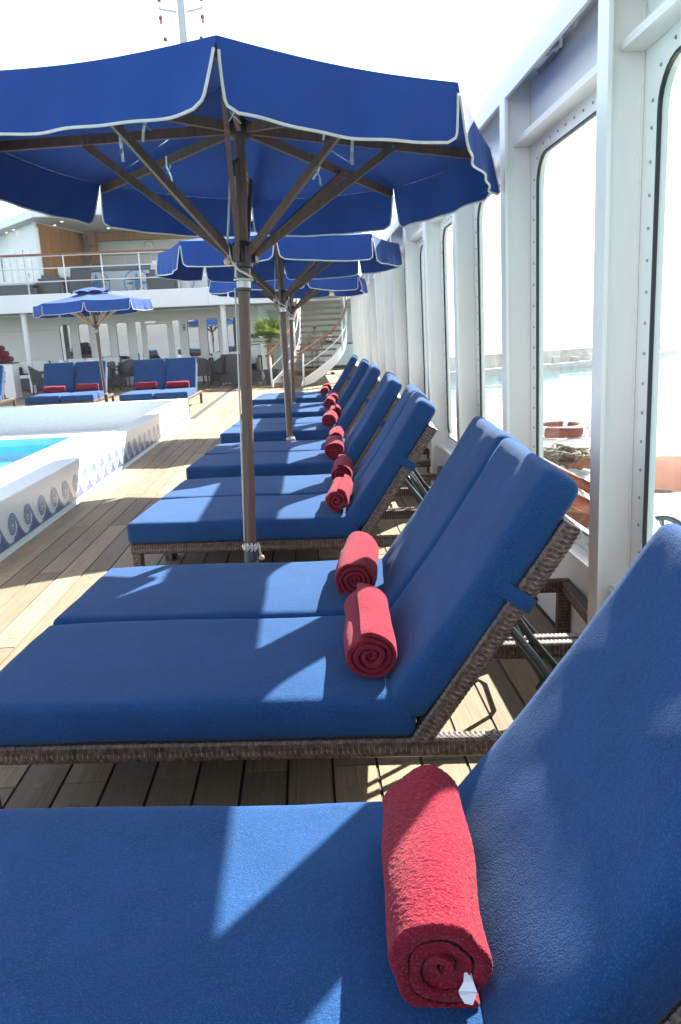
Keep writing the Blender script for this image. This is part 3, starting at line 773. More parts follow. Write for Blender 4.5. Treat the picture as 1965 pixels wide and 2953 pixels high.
# ------------------------------------------------------------------ umbrellas
UR, ZR, ZA = 1.19, 2.265, 2.52
def make_umbrella(label, strutmat='dark_wood', seed=0, zr=ZR, hv=.215):
    t = thing('umbrella', label, 'umbrella', (0, 0, 0), 0, 'blue wooden parasols')
    rnd = random.Random(seed)
    dz = zr - ZR
    MB().lathe([(.028, .33), (.028, 1.74), (.026, ZA - .03 + dz)], 16).build('pole', 'dark_wood', t, angle=40)
    MB().lathe([(.037, 0), (.037, .36), (.033, .365), (.033, .355)], 18, cap=True).build('ferrule', 'dark_metal', t, angle=40)
    mb = MB(); mb.lathe([(.10, .0), (.10, .012), (.045, .02)], 20); mb.build('base_plate', 'dark_metal', t, angle=40)
    # runner hub and lower collar
    mb = MB(); mb.lathe([(.034, 1.70), (.036, 1.745), (.046, 1.752), (.05, 1.77), (.058, 1.80), (.058, 1.83), (.048, 1.86), (.036, 1.87)], 16, (0, 0, 0))
    for k in range(8):
        a = (k + .5) * PI / 4; mb.box((.03, -.017, -.035), (.074, .017, .035), Matrix.Rotation(a, 3, 'Z'), (0, 0, 1.805 + 0))
    mb.build('runner_hub', 'hub_plastic', t, angle=40)
    MB().lathe([(.0335, 1.655), (.0335, 1.735)], 16, (0, 0, 0)).build('sleeve', 'chrome', t, angle=40)
    MB().lathe([(.033, 1.640), (.043, 1.643), (.043, 1.652), (.034, 1.656)], 16, (0, 0, 0)).build('collar', 'hub_plastic', t, angle=40)
    mb = MB(); mb.lathe([(.03, ZR + .02), (.055, ZR + .03), (.06, ZR + .055), (.06, ZR + .075), (.05, ZR + .10), (.02, ZR + .11)], 16, (0, 0, dz)); mb.build('top_hub', 'hub_plastic', t, angle=40)
    zh = ZR + .065 + dz; zc = zr - .022
    for k in range(8):
        a = k * PI / 4; ca, sa = math.sin(a), -math.cos(a); D = Vector((ca, sa, 0))
        p0 = D * .045 + Vector((0, 0, zh)); p1 = D * (UR - .025) + Vector((0, 0, zc - .01))
        rb = MB().bar(p0, p1, .020, .042, (0, 0, 1)).build('rib', 'dark_wood', t)
        s0 = D * .068 + Vector((0, 0, 1.815)); f = .60; s1 = p0.lerp(p1, f) - Vector((0, 0, .012)); sd_ = D.cross(Vector((0, 0, 1)))
        MB().bar(s0 + sd_ * .018, s1 + sd_ * .018, .018, .036, (0, 0, 1)).build('strut', strutmat, t)
        mb = MB(); b1 = s1 + sd_ * .009; mb.tube([b1 - sd_ * .024, b1 + sd_ * .024], .006, 6); mb.build('bolt', 'chrome', rb)
        # fabric tie
        c = p0.lerp(p1, .40 + .06 * rnd.random()); mb = MB(); q = sd_ * .012
        for pts in ([c + Vector((0, 0, .02)) + q, c - Vector((0, 0, .03)) + q, c + q * .2 - Vector((0, 0, .05))], [c + Vector((0, 0, .02)) - q, c - Vector((0, 0, .03)) - q, c - Vector((0, 0, .05))],
                    [c - Vector((0, 0, .05)), c - Vector((0, 0, .075)) + sd_ * .015, c - Vector((0, 0, .10 + .02 * rnd.random())) + sd_ * .02], [c - Vector((0, 0, .05)), c - Vector((0, 0, .065)) - sd_ * .02, c - Vector((0, 0, .08)) - sd_ * .035]):
            mb.strip([p - D * .007 for p in pts], [p + D * .007 for p in pts])
        mb.build('tie', 'white_strap', rb)
    # canopy cloth: eight sagging panels
    NU, NV = 10, 12; mb = MB()
    for k in range(8):
        a0, a1 = k * PI / 4, (k + 1) * PI / 4
        g = []
        for i in range(NV + 1):
            r = .10 + (UR - .10) * i / NV; row = []
            for j in range(NU + 1):
                u = j / NU
                P0 = Vector((math.sin(a0), -math.cos(a0), 0)) * r; P1 = Vector((math.sin(a1), -math.cos(a1), 0)) * r
                p = P0.lerp(P1, u); f = r / UR
                z = ZA + dz + (zr - ZA - dz) * f - .035 * math.sin(PI * u) * f * (1 - .45 * f) - .02 * math.sin(PI * f)
                z += .004 * (1 - f) * noise.noise(Vector((p.x * 9 + k, p.y * 9, seed)))
                row.append((p.x, p.y, z))
            g.append(row)
        vs = [x for rw in g for x in rw]; n = NU + 1
        mb.add(vs, [(i * n + j, (i + 1) * n + j, (i + 1) * n + j + 1, i * n + j + 1) for i in range(NV) for j in range(NU)])
    me = weld(mb.mesh('canopy', 'canvas', True), 1e-4); link('canopy', me, t)
    # hanging flaps with white piping
    Hv = hv; slit = .04
    for k in range(8):
        a0, a1 = k * PI / 4, (k + 1) * PI / 4
        A = Vector((math.sin(a0), -math.cos(a0), 0)) * UR; B = Vector((math.sin(a1), -math.cos(a1), 0)) * UR
        out = ((A + B) / 2).normalized(); Lr = (B - A).length; along = (B - A) / Lr
        fl = rnd.uniform(-.02, .03); ph = rnd.uniform(0, 6); sl_ = [rnd.uniform(.7, 1.25), rnd.uniform(.7, 1.25)]; kick = [rnd.uniform(0, .05), rnd.uniform(0, .05)]
        NU2, NV2 = 34, 14
        def inset(v, s):
            # distance of the flap edge from the corner at drop v (0..1)
            d = v * Hv
            if d < slit: return 0.0
            x = (d - slit) / (Hv - slit); q = max(0, (x - .80) / .20); return (.005 + .018 * x ** 1.4) * sl_[s] + .036 * (1 - math.sqrt(max(0, 1 - q * q)))
        def P(u, v):
            i0, i1 = inset(v, 0), inset(v, 1); s_ = i0 + (Lr - i0 - i1) * u; f_ = s_ / Lr
            zt = zr - .035 * math.sin(PI * f_) * .55
            wave = (.010 * math.sin(f_ * 11 + ph) + .007 * math.sin(f_ * 23 + ph * 2)) * v ** 1.3 + fl * v
            edge = kick[0] * max(0, 1 - f_ * 5) ** 2 * v + kick[1] * max(0, 1 - (1 - f_) * 5) ** 2 * v
            p = A + along * s_ + out * (wave + edge + .012 * v) - Vector((0, 0, v * Hv * (1 + .02 * math.sin(f_ * 5 + ph))))
            return (p.x, p.y, p.z + zt)
        mb = MB(); n = NU2 + 1
        vs = [P(j / NU2, i / NV2) for i in range(NV2 + 1) for j in range(n)]
        mb.add(vs, [(i * n + j, (i + 1) * n + j, (i + 1) * n + j + 1, i * n + j + 1) for i in range(NV2) for j in range(NU2)])
        fo = link('valance_flap', mb.mesh('valance_flap', 'canvas', True), t)
        v0 = slit / Hv
        path = [P(0, v0 + (1 - v0) * i / 10) for i in range(10)] + [P(j / 30, 1) for j in range(31)] + [P(1, 1 - (1 - v0) * i / 10) for i in range(1, 11)]
        # flat ribbon: two loops of tube squashed = thin tube
        MB().tube(path, .0052, 6).build('piping', 'piping', fo, True)
    # vent cap
    mb = MB(); n = 48; rings = [(.0, ZA + .055), (.12, ZA + .038), (.24, ZA + .006), (.34, ZA - .034), (.40, ZA - .062)]
    vs = []; 
    for r, z in rings:
        for q in range(n):
            a = 2 * PI * q / n; lift = .034 * abs(math.sin(a * 4)) ** .8 * (r / .40) ** 2; vs.append((r * math.sin(a), -r * math.cos(a), z + lift + dz))
    fs = [(i * n + q, i * n + (q + 1) % n, (i + 1) * n + (q + 1) % n, (i + 1) * n + q) for i in range(len(rings) - 1) for q in range(n)]
    mb.add(vs, fs); link('vent_cap', weld(mb.mesh('vent_cap', 'canvas', True), 1e-4), t)
    # halyard, pulley, bead, wraps
    mb = MB(); yy = -.045
    mb.tube([(-.045, yy, 2.17 ), (-.06, yy, 1.95 ), (-.068, yy, 1.86 ), (-.052, yy, 1.775 ), (-.02, -.046, 1.735 ), (.03, -.046, 1.708 ), (.044, -.02, 1.70 )], .0052, 6)
    mb.tube([(-.026, yy, 2.16 ), (-.030, yy, 1.80 ), (-.036, -.036, 1.70 )], .0048, 6)
    mb.tube([(.044 * math.cos(a), .044 * math.sin(a), 1.693 ) for a in [2 * PI * q / 14 for q in range(14)]], .0052, 6, closed=True)
    mb.tube([(-.040, -.02, 1.655 ), (-.036, -.02, 1.3), (-.033, -.016, .9), (-.031, -.012, .40)], .0045, 6)
    mb.tube([(.036, 0, .385), (.045, -.03, .37), (.05, -.035, .33)], .006, 6)
    mb.build('cord', 'white_rope', t, True)
    mb = MB(); mb.lathe([(.002, -.018), (.012, -.014), (.018, 0), (.012, .014), (.002, .018)], 12, (-.072, -.045, 1.772 )); mb.lathe([(.002, -.014), (.012, -.01), (.015, 0), (.012, .01), (.002, .014)], 12, (.055, -.038, .318)); mb.build('bead', 'bead_wood', t, True)
    mb = MB(); mb.bar((-.036, yy, 2.15 ), (-.036, yy, 2.22 ), .03, .012, (0, 1, 0)); mb.tube([(-.03, -.045, 2.205 ), (-.01, -.028, 2.23 )], .006, 6); mb.build('pulley', 'dark_metal', t)
    mb = MB()
    for q in range(9):
        a = 2 * PI * q / 9; c = Vector((.03 * math.cos(a), -.02, .372 + .010 * math.sin(a))); mb.tube([c + Vector((0, -.02, .012)), c + Vector((.004, -.03, 0)), c + Vector((0, -.022, -.012)), c + Vector((-.01, .0, .0))], .0055, 6)
    mb.tube([(.041 * math.cos(a), .041 * math.sin(a), .372) for a in [2 * PI * q / 14 for q in range(14)]], .007, 6, closed=True)
    mb.build('knot', 'white_rope', t, True)
    return t
U = [(-.345, 3.72, .023, 'front blue umbrella with white piping whose brown pole stands before the third pair', 1, R(2.4)),
     (-.195, 7.8, 0.0, 'second blue umbrella, its canopy overlapped by the front umbrella', 2, 0.0),
     (-.225, 11.9, .2, 'third blue umbrella, the farthest of the row, before the staircase', 3, R(1.6))]
for x, y, rz, lab, s, ti in U:
    u = make_umbrella(lab, 'dark_wood', s, ZR + (.035 if s == 1 else 0)); u.location = (x, y, 0); u.rotation_euler = (R(-2.0) if s == 1 else 0, ti, rz)
u = make_umbrella('small blue umbrella with pale wooden struts among the far left loungers', 'pale_strut_wood', 9); u.location = (-4.30, 16.4, 0); u.rotation_euler = (0, R(-1.7), .12)

# ------------------------------------------------------------------ deckhouse (lower front, upper terrace, roof)
FY = 26.5; ZF = 2.97
def deckhouse():
    root = thing('deckhouse', 'white two storey ship superstructure with rounded windows and a roofed upper terrace', 'building')
    # lower wall built as panels around the openings
    wins = [(-10.2, -9.82), (-9.55, -9.17), (-8.27, -7.90), (-7.64, -7.27), (-6.98, -6.61), (-6.37, -5.98), (-3.96, -3.56), (-3.30, -2.91), (-2.62, -2.24)]
    zt, zb = 2.11, .86
    segs = []; x = -13.5
    ops = sorted([(a, b, 'w') for a, b in wins[2:]] + [(-5.77, -4.19, 'd')])
    wl = MB()
    for a, b, k in ops:
        wl.box((x, FY, 0), (a, FY + .12, 2.44)); segs.append((x, a)); x = b
        if k == 'w': wl.box((a, FY, zt), (b, FY + .12, 2.44)); wl.box((a, FY, 0), (b, FY + .12, zb))
        else: wl.box((a, FY, 2.15), (b, FY + .12, 2.44))
    wl.box((x, FY, 0), (-1.5, FY + .12, 2.44))
    wl.build('front_wall', 'wall_paint', root)
    for q in ((-13.5, -8.3, 1.945), (-3.5, -1.52, 1.98)): MB().box((q[0], FY - .004, q[2]), (q[1], FY - .0005, q[2] + .011)).build('seam', 'soffit', root)
    for a, b in wins[2:]:
        o_ = rrect(a - .03, zb - .03, b + .03, zt + .03, .10, 5); i_ = rrect(a + .005, zb + .005, b - .005, zt - .005, .08, 5); N = len(o_)
        c_ = [(min(max(p[0], a), b), min(max(p[1], zb), zt)) for p in o_]
        mb = MB(); mb.add([(p[0], FY - .012, p[1]) for p in o_] + [(p[0], FY - .012, p[1]) for p in i_] + [(p[0], FY + .05, p[1]) for p in i_] + [(p[0], FY - .0005, p[1]) for p in o_], [(r_ * N + k, r_ * N + (k + 1) % N, ((r_ + 1) % 4) * N + (k + 1) % N, ((r_ + 1) % 4) * N + k) for r_ in (0, 1, 3) for k in range(N)])
        wf = mb.build('window', 'wall_paint', root, fix=True)
        mb = MB(); i2 = rrect(a + .005, zb + .005, b - .005, zt - .005, .08, 5); i3 = rrect(a + .02, zb + .02, b - .02, zt - .02, .07, 5)
        mb.add([(p[0], FY + .004, p[1]) for p in i2] + [(p[0], FY + .004, p[1]) for p in i3] + [(p[0], FY + .02, p[1]) for p in i3], [(r_ * N + k, r_ * N + (k + 1) % N, (r_ + 1) * N + (k + 1) % N, (r_ + 1) * N + k) for r_ in range(2) for k in range(N)])
        mb.build('seal', 'rubber', wf)
        MB().add([(p[0], FY + .015, p[1]) for p in i2], [tuple(range(N))]).build('pane', 'window_glass', wf)
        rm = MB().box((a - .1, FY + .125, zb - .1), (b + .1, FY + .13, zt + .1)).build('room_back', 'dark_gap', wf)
    # glazed double door
    d = MB(); d.box((-5.80, FY - .02, 0), (-5.715, FY + .05, 2.18)); d.box((-4.235, FY - .02, 0), (-4.15, FY + .05, 2.18)); d.box((-5.715, FY - .02, 2.09), (-4.235, FY + .05, 2.18)); d.box((-5.53, FY - .018, 0), (-5.455, FY + .05, 2.09)); d.box((-4.54, FY - .018, 0), (-4.455, FY + .05, 2.09))
    d.box((-5.715, FY - .015, 0), (-5.53, FY + .05, .35)); d.box((-4.455, FY - .015, 0), (-4.235, FY + .05, .35))
    dr = d.build('glazed_door', 'wall_paint', root)
    lf = MB(); lf.box((-5.45, FY - .01, .05), (-5.345, FY + .03, 2.085)); lf.box((-4.65, FY - .01, .05), (-4.545, FY + .03, 2.085)); lf.box((-5.345, FY - .01, 1.985), (-4.65, FY + .03, 2.085)); lf.box((-5.345, FY - .01, .05), (-4.65, FY + .03, .30)); lf.build('door_leaf', 'wall_paint', dr)
    for a, b in ((-5.715, -5.53), (-5.345, -4.65), (-4.455, -4.235)): MB().add([(a, FY + .01, .3), (b, FY + .01, .3), (b, FY + .01, 2.09), (a, FY + .01, 2.09)], [(0, 1, 2, 3)]).build('pane', 'window_glass', dr)
    MB().box((-5.36, FY - .06, 2.03), (-5.0, FY - .012, 2.10)).build('door_closer', 'steel', dr)
    MB().tube([(-4.60, FY - .012, 1.0), (-4.60, FY - .05, 1.0), (-4.70, FY - .05, 1.0)], .012, 6).build('handle', 'steel', dr)
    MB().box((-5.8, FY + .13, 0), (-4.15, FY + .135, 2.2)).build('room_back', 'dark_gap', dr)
    # escape signs
    sg = MB().box((-4.125, FY - .008, 1.74), (-4.03, FY - .001, 1.94)).build('escape_sign', 'sign_green', root)
    mb = MB()
    for z0 in (1.85, 1.75):
        mb.box((-4.118, FY - .0095, z0), (-4.09, FY - .0085, z0 + .075)); mb.box((-4.085, FY - .0095, z0 + .03), (-4.055, FY - .0085, z0 + .045)); mb.add([(-4.058, FY - .0095, z0 + .015), (-4.038, FY - .0095, z0 + .0375), (-4.058, FY - .0095, z0 + .06)], [(0, 1, 2)])
    mb.build('pictogram', 'white_plain', sg)
    # alcove behind the staircase
    mb = MB(); mb.box((-1.62, FY + .12, 0), (-1.5, 32.5, 2.479)); mb.box((-1.62, 32.5, 0), (3.2, 32.6, 2.479)); mb.build('alcove_wall', 'wall_paint', root)
    # soffit boards and upper deck slab
    mb = MB(); y = 24.32
    while y < 26.6: mb.box((-13.5, y, 2.46), (-1.02, y + .092, 2.475)); y += .1
    tag(mb.build('soffit_board', 'soffit', root), kind='stuff')
    mb = MB(); y = 25.05
    while y < 32.6: mb.box((-1.0, y, 2.46), (2.6, y + .092, 2.475)); y += .1
    tag(mb.build('soffit_board', 'soffit', root), kind='stuff')
    MB().box((-13.5, 24.31, 2.48), (-1.0, 33, 2.96)).build('deck_slab', 'fascia_paint', root)
    MB().box((1.45, 24.31, 2.48), (2.6, 33, 2.96)).build('deck_slab', 'fascia_paint', root)
    MB().box((-1.0, 25.0, 2.48), (1.45, 33, 2.96)).build('deck_slab', 'fascia_paint', root)
    mb = MB(); mb.bbox((-13.5, 24.24, 2.44), (-.35, 24.31, 2.985), .02); mb.build('fascia', 'fascia_paint', root)
    mb = MB()
    for x in (-6.15, -2.9): mb.box((x, 24.236, 2.46), (x + .006, 24.241, 2.97))
    mb.build('fascia_joint', 'soffit', root)
    for x in (-8.69, -2.50, -13.0):
        mb = MB(); mb.lathe([(.085, 0), (.085, 2.37), (.10, 2.38), (.10, 2.458)], 18, (x, 24.5, 0)); mb.build('column', 'white_plain', root, angle=40)
    mb = MB()
    for x in (-8.6, -7.4, -6.1, -4.9, -3.6, -2.2): mb.lathe([(.05, 2.452), (.05, 2.46)], 12, (x, 25.3, 0))
    mb.build('soffit_light', 'white_plain', root)
    # upper terrace: oak panel, white side wall with door, white boarded back wall
    MB().bar((-8.27, 25.6, 4.11), (-7.66, 28.4, 4.11), .06, 2.28, (0, 0, 1)).build('oak_panel', 'oak_panel', root)
    mb = MB(); 
    for f in (.22, .44, .66, .88):
        p = Vector((-8.27, 25.6, 0)).lerp(Vector((-7.66, 28.4, 0)), f); mb.box((p.x + .03, p.y - .006, 2.98), (p.x + .045, p.y + .006, 5.2))
    mb.build('panel_joint', 'beam_wood', root)
    wa, wb = Vector((-8.33, 25.58, 0)), Vector((-11.4, 29.6, 0))
    MB().bar(wa + Vector((0, 0, 4.2)), wb + Vector((0, 0, 4.2)), .08, 2.5, (0, 0, 1)).build('side_wall', 'white_plain', root)
    MB().box((-8.36, 25.52, 2.98), (-8.25, 25.62, 5.1)).build('corner_post', 'white_plain', root)
    dirw = (wb - wa).normalized(); nrm = Vector((dirw.y, -dirw.x, 0)) * (1 if dirw.y < 0 else -1)
    nrm = Vector((-abs(dirw.y) if False else dirw.y * -1, dirw.x, 0))
    if nrm.y > 0: nrm = -nrm
    def on(f0, f1, z0, z1, name, mat, th, par=root):
        a = wa.lerp(wb, f0) + nrm * .04; b = wa.lerp(wb, f1) + nrm * .04; mid = (z0 + z1) / 2
        return MB().bar(a + Vector((0, 0, mid)) + nrm * th / 2, b + Vector((0, 0, mid)) + nrm * th / 2, th, z1 - z0, (0, 0, 1)).build(name, mat, par)
    dd = on(.12, .26, 3.0, 4.52, 'terrace_door', 'fascia_paint', .02); on(.255, .262, 3.0, 4.55, 'door_edge', 'dark_gap', .021, dd); on(.19, .22, 3.65, 3.8, 'handle', 'steel', .05, dd)
    for f in (.40, .54, .68):
        wn = on(f, f + .07, 3.35, 4.62, 'window', 'fascia_paint', .016); on(f + .01, f + .06, 3.40, 4.57, 'pane', 'window_glass', .022, wn)
    # boarded back wall, shelf, oak beam
    z = 2.98
    while z < 4.95: MB().box((-7.15, 28.52, z), (-1.3, 28.6, min(z + .27, 4.96))).build('wall_board', 'wall_paint', root); z += .276
    mb = MB()
    for x in (-6.3, -5.36, -4.4, -3.5): mb.box((x, 28.50, 4.2), (x + .05, 28.519, 4.55))
    mb.build('upright', 'fascia_paint', root)
    MB().box((-7.12, 28.30, 4.50), (-1.3, 28.515, 4.545)).build('shelf', 'fascia_paint', root)
    MB().box((-7.12, 28.30, 4.97), (-1.3, 28.70, 5.23)).build('oak_beam', 'oak_panel', root)
    MB().add([(-7.48, 28.0, 5.26), (-7.12, 28.0, 5.22), (-7.14, 28.0, 4.77), (-7.34, 28.0, 4.78), (-7.48, 28.4, 5.26), (-7.12, 28.4, 5.22), (-7.14, 28.4, 4.77), (-7.34, 28.4, 4.78)], [(0, 3, 2, 1), (4, 5, 6, 7), (0, 1, 5, 4), (1, 2, 6, 5), (2, 3, 7, 6), (3, 0, 4, 7)]).build('beam_end', 'beam_wood', root)
    MB().box((-7.36, 28.1, 2.98), (-7.13, 28.3, 4.77)).build('beam_post', 'beam_wood', root)
    # roof: boarded ceiling with downlights, pale fascia with a cranked edge
    edge = [(-12.5, 28.4), (-9.96, 26.9), (-8.05, 24.62), (-5.0, 24.6), (-1.2, 24.6)]
    mb = MB(); poly = edge + [(-1.2, 46), (-12.5, 46)]
    mb.prism(poly, lambda u, v, d: (u, v, d), 5.27, 5.52); mb.build('roof', 'fascia_paint', root, fix=True)
    mb = MB(); k = 0
    # ceiling boards, clipped to the roof outline
    def ymin(x):
        for (x0, y0), (x1, y1) in zip(edge, edge[1:]):
            if x0 <= x <= x1: return y0 + (y1 - y0) * (x - x0) / (x1 - x0)
        return 30
    x = -12.4
    while x < -1.35:
        yy = max(ymin(x), ymin(x + .1)) + .05
        mb.box((x, yy, 5.245), (x + .088, 30.5, 5.268)); x += .1
    tag(mb.build('ceiling_board', 'soffit', root), kind='stuff')
    MB().bar((-8.35, 25.4, 5.235), (-7.45, 28.3, 5.235), .10, .02).build('ceiling_trim', 'white_plain', root)
    for x, y in ((-9.9, 27.4), (-9.45, 26.8), (-7.9, 26.2), (-7.45, 25.5), (-6.55, 25.5), (-5.95, 25.2), (-6.45, 27.3)):
        dl = MB().lathe([(.045, 5.236), (.06, 5.238), (.06, 5.244)], 12, (x, y, 0)).build('downlight', 'white_plain', root)
        MB().lathe([(.038, 5.2345), (.038, 5.2355)], 10, (x, y, 0)).build('bulb', 'lamp_glow', dl)
    # rooms behind, hidden closure
    MB().box((-13.5, 30.5, 2.97), (-1.3, 30.6, 5.26)).build('inner_wall', 'wall_paint', root)
deckhouse()
def railing(name, label, pts, posts, zt, bars, z0, post_r=.022, hand=.035):
    t = thing(name, label, 'railing')
    MB().tube([(x, y, zt) for x, y in pts], hand, 8).build('handrail', 'rail_wood', t, True)
    MB().tube([(x, y, zt - .045) for x, y in pts], .014, 6).build('rail', 'white_plain', t, True)
    for z in bars: MB().tube([(x, y, z) for x, y in pts], .017, 6).build('rail', 'white_plain', t, True)
    for x, y in posts: MB().tube([(x, y, z0), (x, y, zt - .03)], post_r, 8).build('post', 'white_plain', t, True)
railing('terrace_railing', 'white terrace railing with brown wooden handrail above the deckhouse windows', [(-13.4, 24.36), (-.4, 24.36)], [(-13.0 + 1.146 * k + .05, 24.36) for k in range(12)], 4.14, (3.74, 3.35), 2.985)
railing('roof_railing', 'white roof railing with wooden handrail at the upper left edge', [(-13, 29.3), (-10.1, 27.3), (-8.2, 24.95), (-4, 24.9), (-1.4, 24.9)], [(-11.6, 28.33), (-10.1, 27.3), (-9.45, 26.5), (-8.8, 25.7), (-8.2, 24.95), (-7, 24.94), (-5.5, 24.92), (-4, 24.9), (-2.4, 24.9), (-1.45, 24.9)], 6.22, (5.98, 5.76), 5.52)

# terrace furniture
def tsofa(label, a, b, z1=.62, mat='grey_wicker', rz=0, at=(0, 0), cushion=None):
    t = thing('wicker_sofa', label, 'sofa', (at[0], at[1], ZF), rz, 'dark wicker sofas on the upper terrace')
    (x0, y0), (x1, y1) = a, b
    MB().bbox((x0, y0, .04), (x1, y0 + .12, z1), .02).build('backrest', mat, t)
    MB().bbox((x0, y0 + .125, .04), (x1, y1, .33), .02).build('seat', mat, t)
    MB().bbox((x0 - .12, y0, .04), (x0 - .004, y1, z1 - .1), .02).build('armrest', mat, t); MB().bbox((x1 + .004, y0, .04), (x1 + .12, y1, z1 - .1), .02).build('armrest', mat, t)
    mb = MB(); mb.add(*(lambda q: (q.v, q.f))(rbox(x1 - x0 - .02, y1 - y0 - .14, .12, .04, 6, 6, 2, lambda p: Vector((x0 + .01 + p.x, y0 + .13 + p.y, .335 + p.z))))); mb.build('seat_cushion', 'cushion_white', t)
    for cx, ang in cushion or ():
        q = rbox(.42, .12, .36, .05, 5, 2, 4, lambda p: Matrix.Rotation(ang, 3, 'Y') @ Vector((p.x - .21, p.y, p.z)) + Vector((cx, y0 + .20, .50)))
        q.build('back_cushion', 'cushion_white', t, True)
    return t
tsofa('dark wicker sofa at the left end of the terrace behind the railing', (-10.3, 24.65), (-8.35, 25.4), .33)
tsofa('dark wicker sofa below the oak panel, white cushion showing over its back', (-8.15, 24.95), (-7.60, 25.7), .63, cushion=((-7.46, 0),))
def dchair(label, x, y, rz, mat='grey_wicker'):
    t = thing('wicker_armchair', label, 'chair', (x, y, ZF), rz, 'dark wicker lounge chairs on the upper terrace')
    MB().bar((0, -.30, .05), (.12, -.38, .88), .62, .07, (0, 1, 0)).build('backrest', mat, t)
    MB().bbox((-.31, -.26, .05), (.31, .35, .36), .02).build('seat', mat, t)
    MB().bbox((-.36, -.26, .05), (-.315, .35, .56), .01).build('armrest', mat, t); MB().bbox((.315, -.26, .05), (.36, .35, .56), .01).build('armrest', mat, t)
    rbox(.5, .10, .45, .04, 4, 2, 4, lambda p: Vector((p.x - .25, p.y - .22, p.z + .37))).build('back_cushion', 'cushion_white', t, True)
dchair('dark wicker armchair leaning back left of the first star mosaic', -7.05, 25.2, .25)
tsofa('dark wicker sofa between the second and third star mosaics', (-4.78, 25.0), (-4.0, 25.7), .67, cushion=((-4.6, .2),))
tsofa('dark wicker sofa at the right end of the terrace beside the umbrellas', (-2.85, 25.0), (-1.9, 25.7), .42)
def wcush(label, x, y, rz, z=.0):
    q = rbox(.40, .14, .36, .05, 5, 2, 4, lambda p: Matrix.Rotation(R(25), 3, 'X') @ Vector((p.x - .2, p.y, p.z)))
    o = q.build('loose_cushion', 'cushion_white', None, True); o.location = (x, y, ZF + z); o.rotation_euler = (0, 0, rz); tag(o, label, 'cushion')
wcush('white cushion on the dark sofa right of the second star mosaic', -4.55, 25.3, .3, .60)
wcush('white cushion standing on the terrace floor left of the third star mosaic', -3.8, 25.4, .2, .05)
def rtable(label, x, y, z):
    t = thing('bistro_table', label, 'table', (x, y, ZF), 0, 'small round tables on the upper terrace')
    MB().lathe([(.23, z - .025), (.235, z - .012), (.23, z)], 20).build('tabletop', 'black_plain', t)
    MB().lathe([(.18, 0), (.18, .012), (.03, .03), (.03, z - .025)], 14).build('pedestal', 'chrome', t, angle=40)
rtable('small round black table before the first star mosaic', -6.38, 25.6, .47); rtable('small round black table before the second star mosaic', -5.42, 25.6, .47)
def bar():
    t = thing('bar_counter', 'pale terrace bar counter with granite top and compass star mosaics', 'bar')
    MB().box((-7.5, 27.0, 2.98), (-1.6, 27.5, 3.83)).build('front', 'mosaic_pale', t)
    MB().bbox((-7.6, 26.9, 3.84), (-1.5, 27.55, 3.99), .01).build('bar_top', 'granite', t)
    for cx in (-6.97, -5.60, -4.1):
        zc = 3.40; y = 26.998; st = MB(); s = MB()
        def tri(mb, a, r0, r1, half, yy):
            c, sn = math.cos(a), math.sin(a); c2, s2 = math.cos(a + half), math.sin(a + half); c3, s3 = math.cos(a - half), math.sin(a - half)
            mb.add([(cx, yy, zc), (cx + r0 * c2, yy, zc + r0 * s2), (cx + r1 * c, yy, zc + r1 * sn), (cx + r0 * c3, yy, zc + r0 * s3)], [(0, 1, 2, 3)])
        for k in range(4): tri(st, k * PI / 2, .13, .37, PI / 4, y - .001)
        for k in range(4): tri(s, PI / 4 + k * PI / 2, .12, .33, PI / 5, y)
        for k in range(36):
            a = 2 * PI * k / 36; q = .025; px, pz = cx + .43 * math.cos(a), zc + .43 * math.sin(a); st.box((px - q, y - .001, pz - q), (px + q, y, pz + q))
        st.build('star_mosaic', 'mosaic_blue', t); s.build('star_mosaic', 'mosaic_orange', t)
bar()
def clock():
    t = thing('wall_clock', 'round white wall clock with grey rim on the boarded terrace wall', 'clock', (-5.35, 28.50, 4.745))
    rot = Matrix.Rotation(PI / 2, 3, 'X')
    mb = MB(); mb.lathe([(.19, 0), (.19, .05), (.165, .055), (.16, .03)], 28, cap=False); mb.v = [tuple(rot @ Vector(p)) for p in mb.v]; mb.build('rim', 'steel', t, angle=40)
    mb = MB(); mb.lathe([(.162, .02), (.162, .03)], 28); mb.v = [tuple(rot @ Vector(p)) for p in mb.v]; mb.build('face', 'white_plain', t)
    mb = MB()
    for k in range(12):
        a = 2 * PI * k / 12; mb.bar((.125 * math.sin(a), -.032, .125 * math.cos(a)), (.15 * math.sin(a), -.032, .15 * math.cos(a)), .012, .002, (0, 1, 0))
    mb.build('tick', 'black_plain', t)
    for a, L, w_ in ((R(-75), .085, .016), (R(178), .12, .011)): MB().bar((0, -.034, 0), (L * math.sin(a), -.034, L * math.cos(a)), w_, .002, (0, 1, 0)).build('hand', 'black_plain', t)
clock()

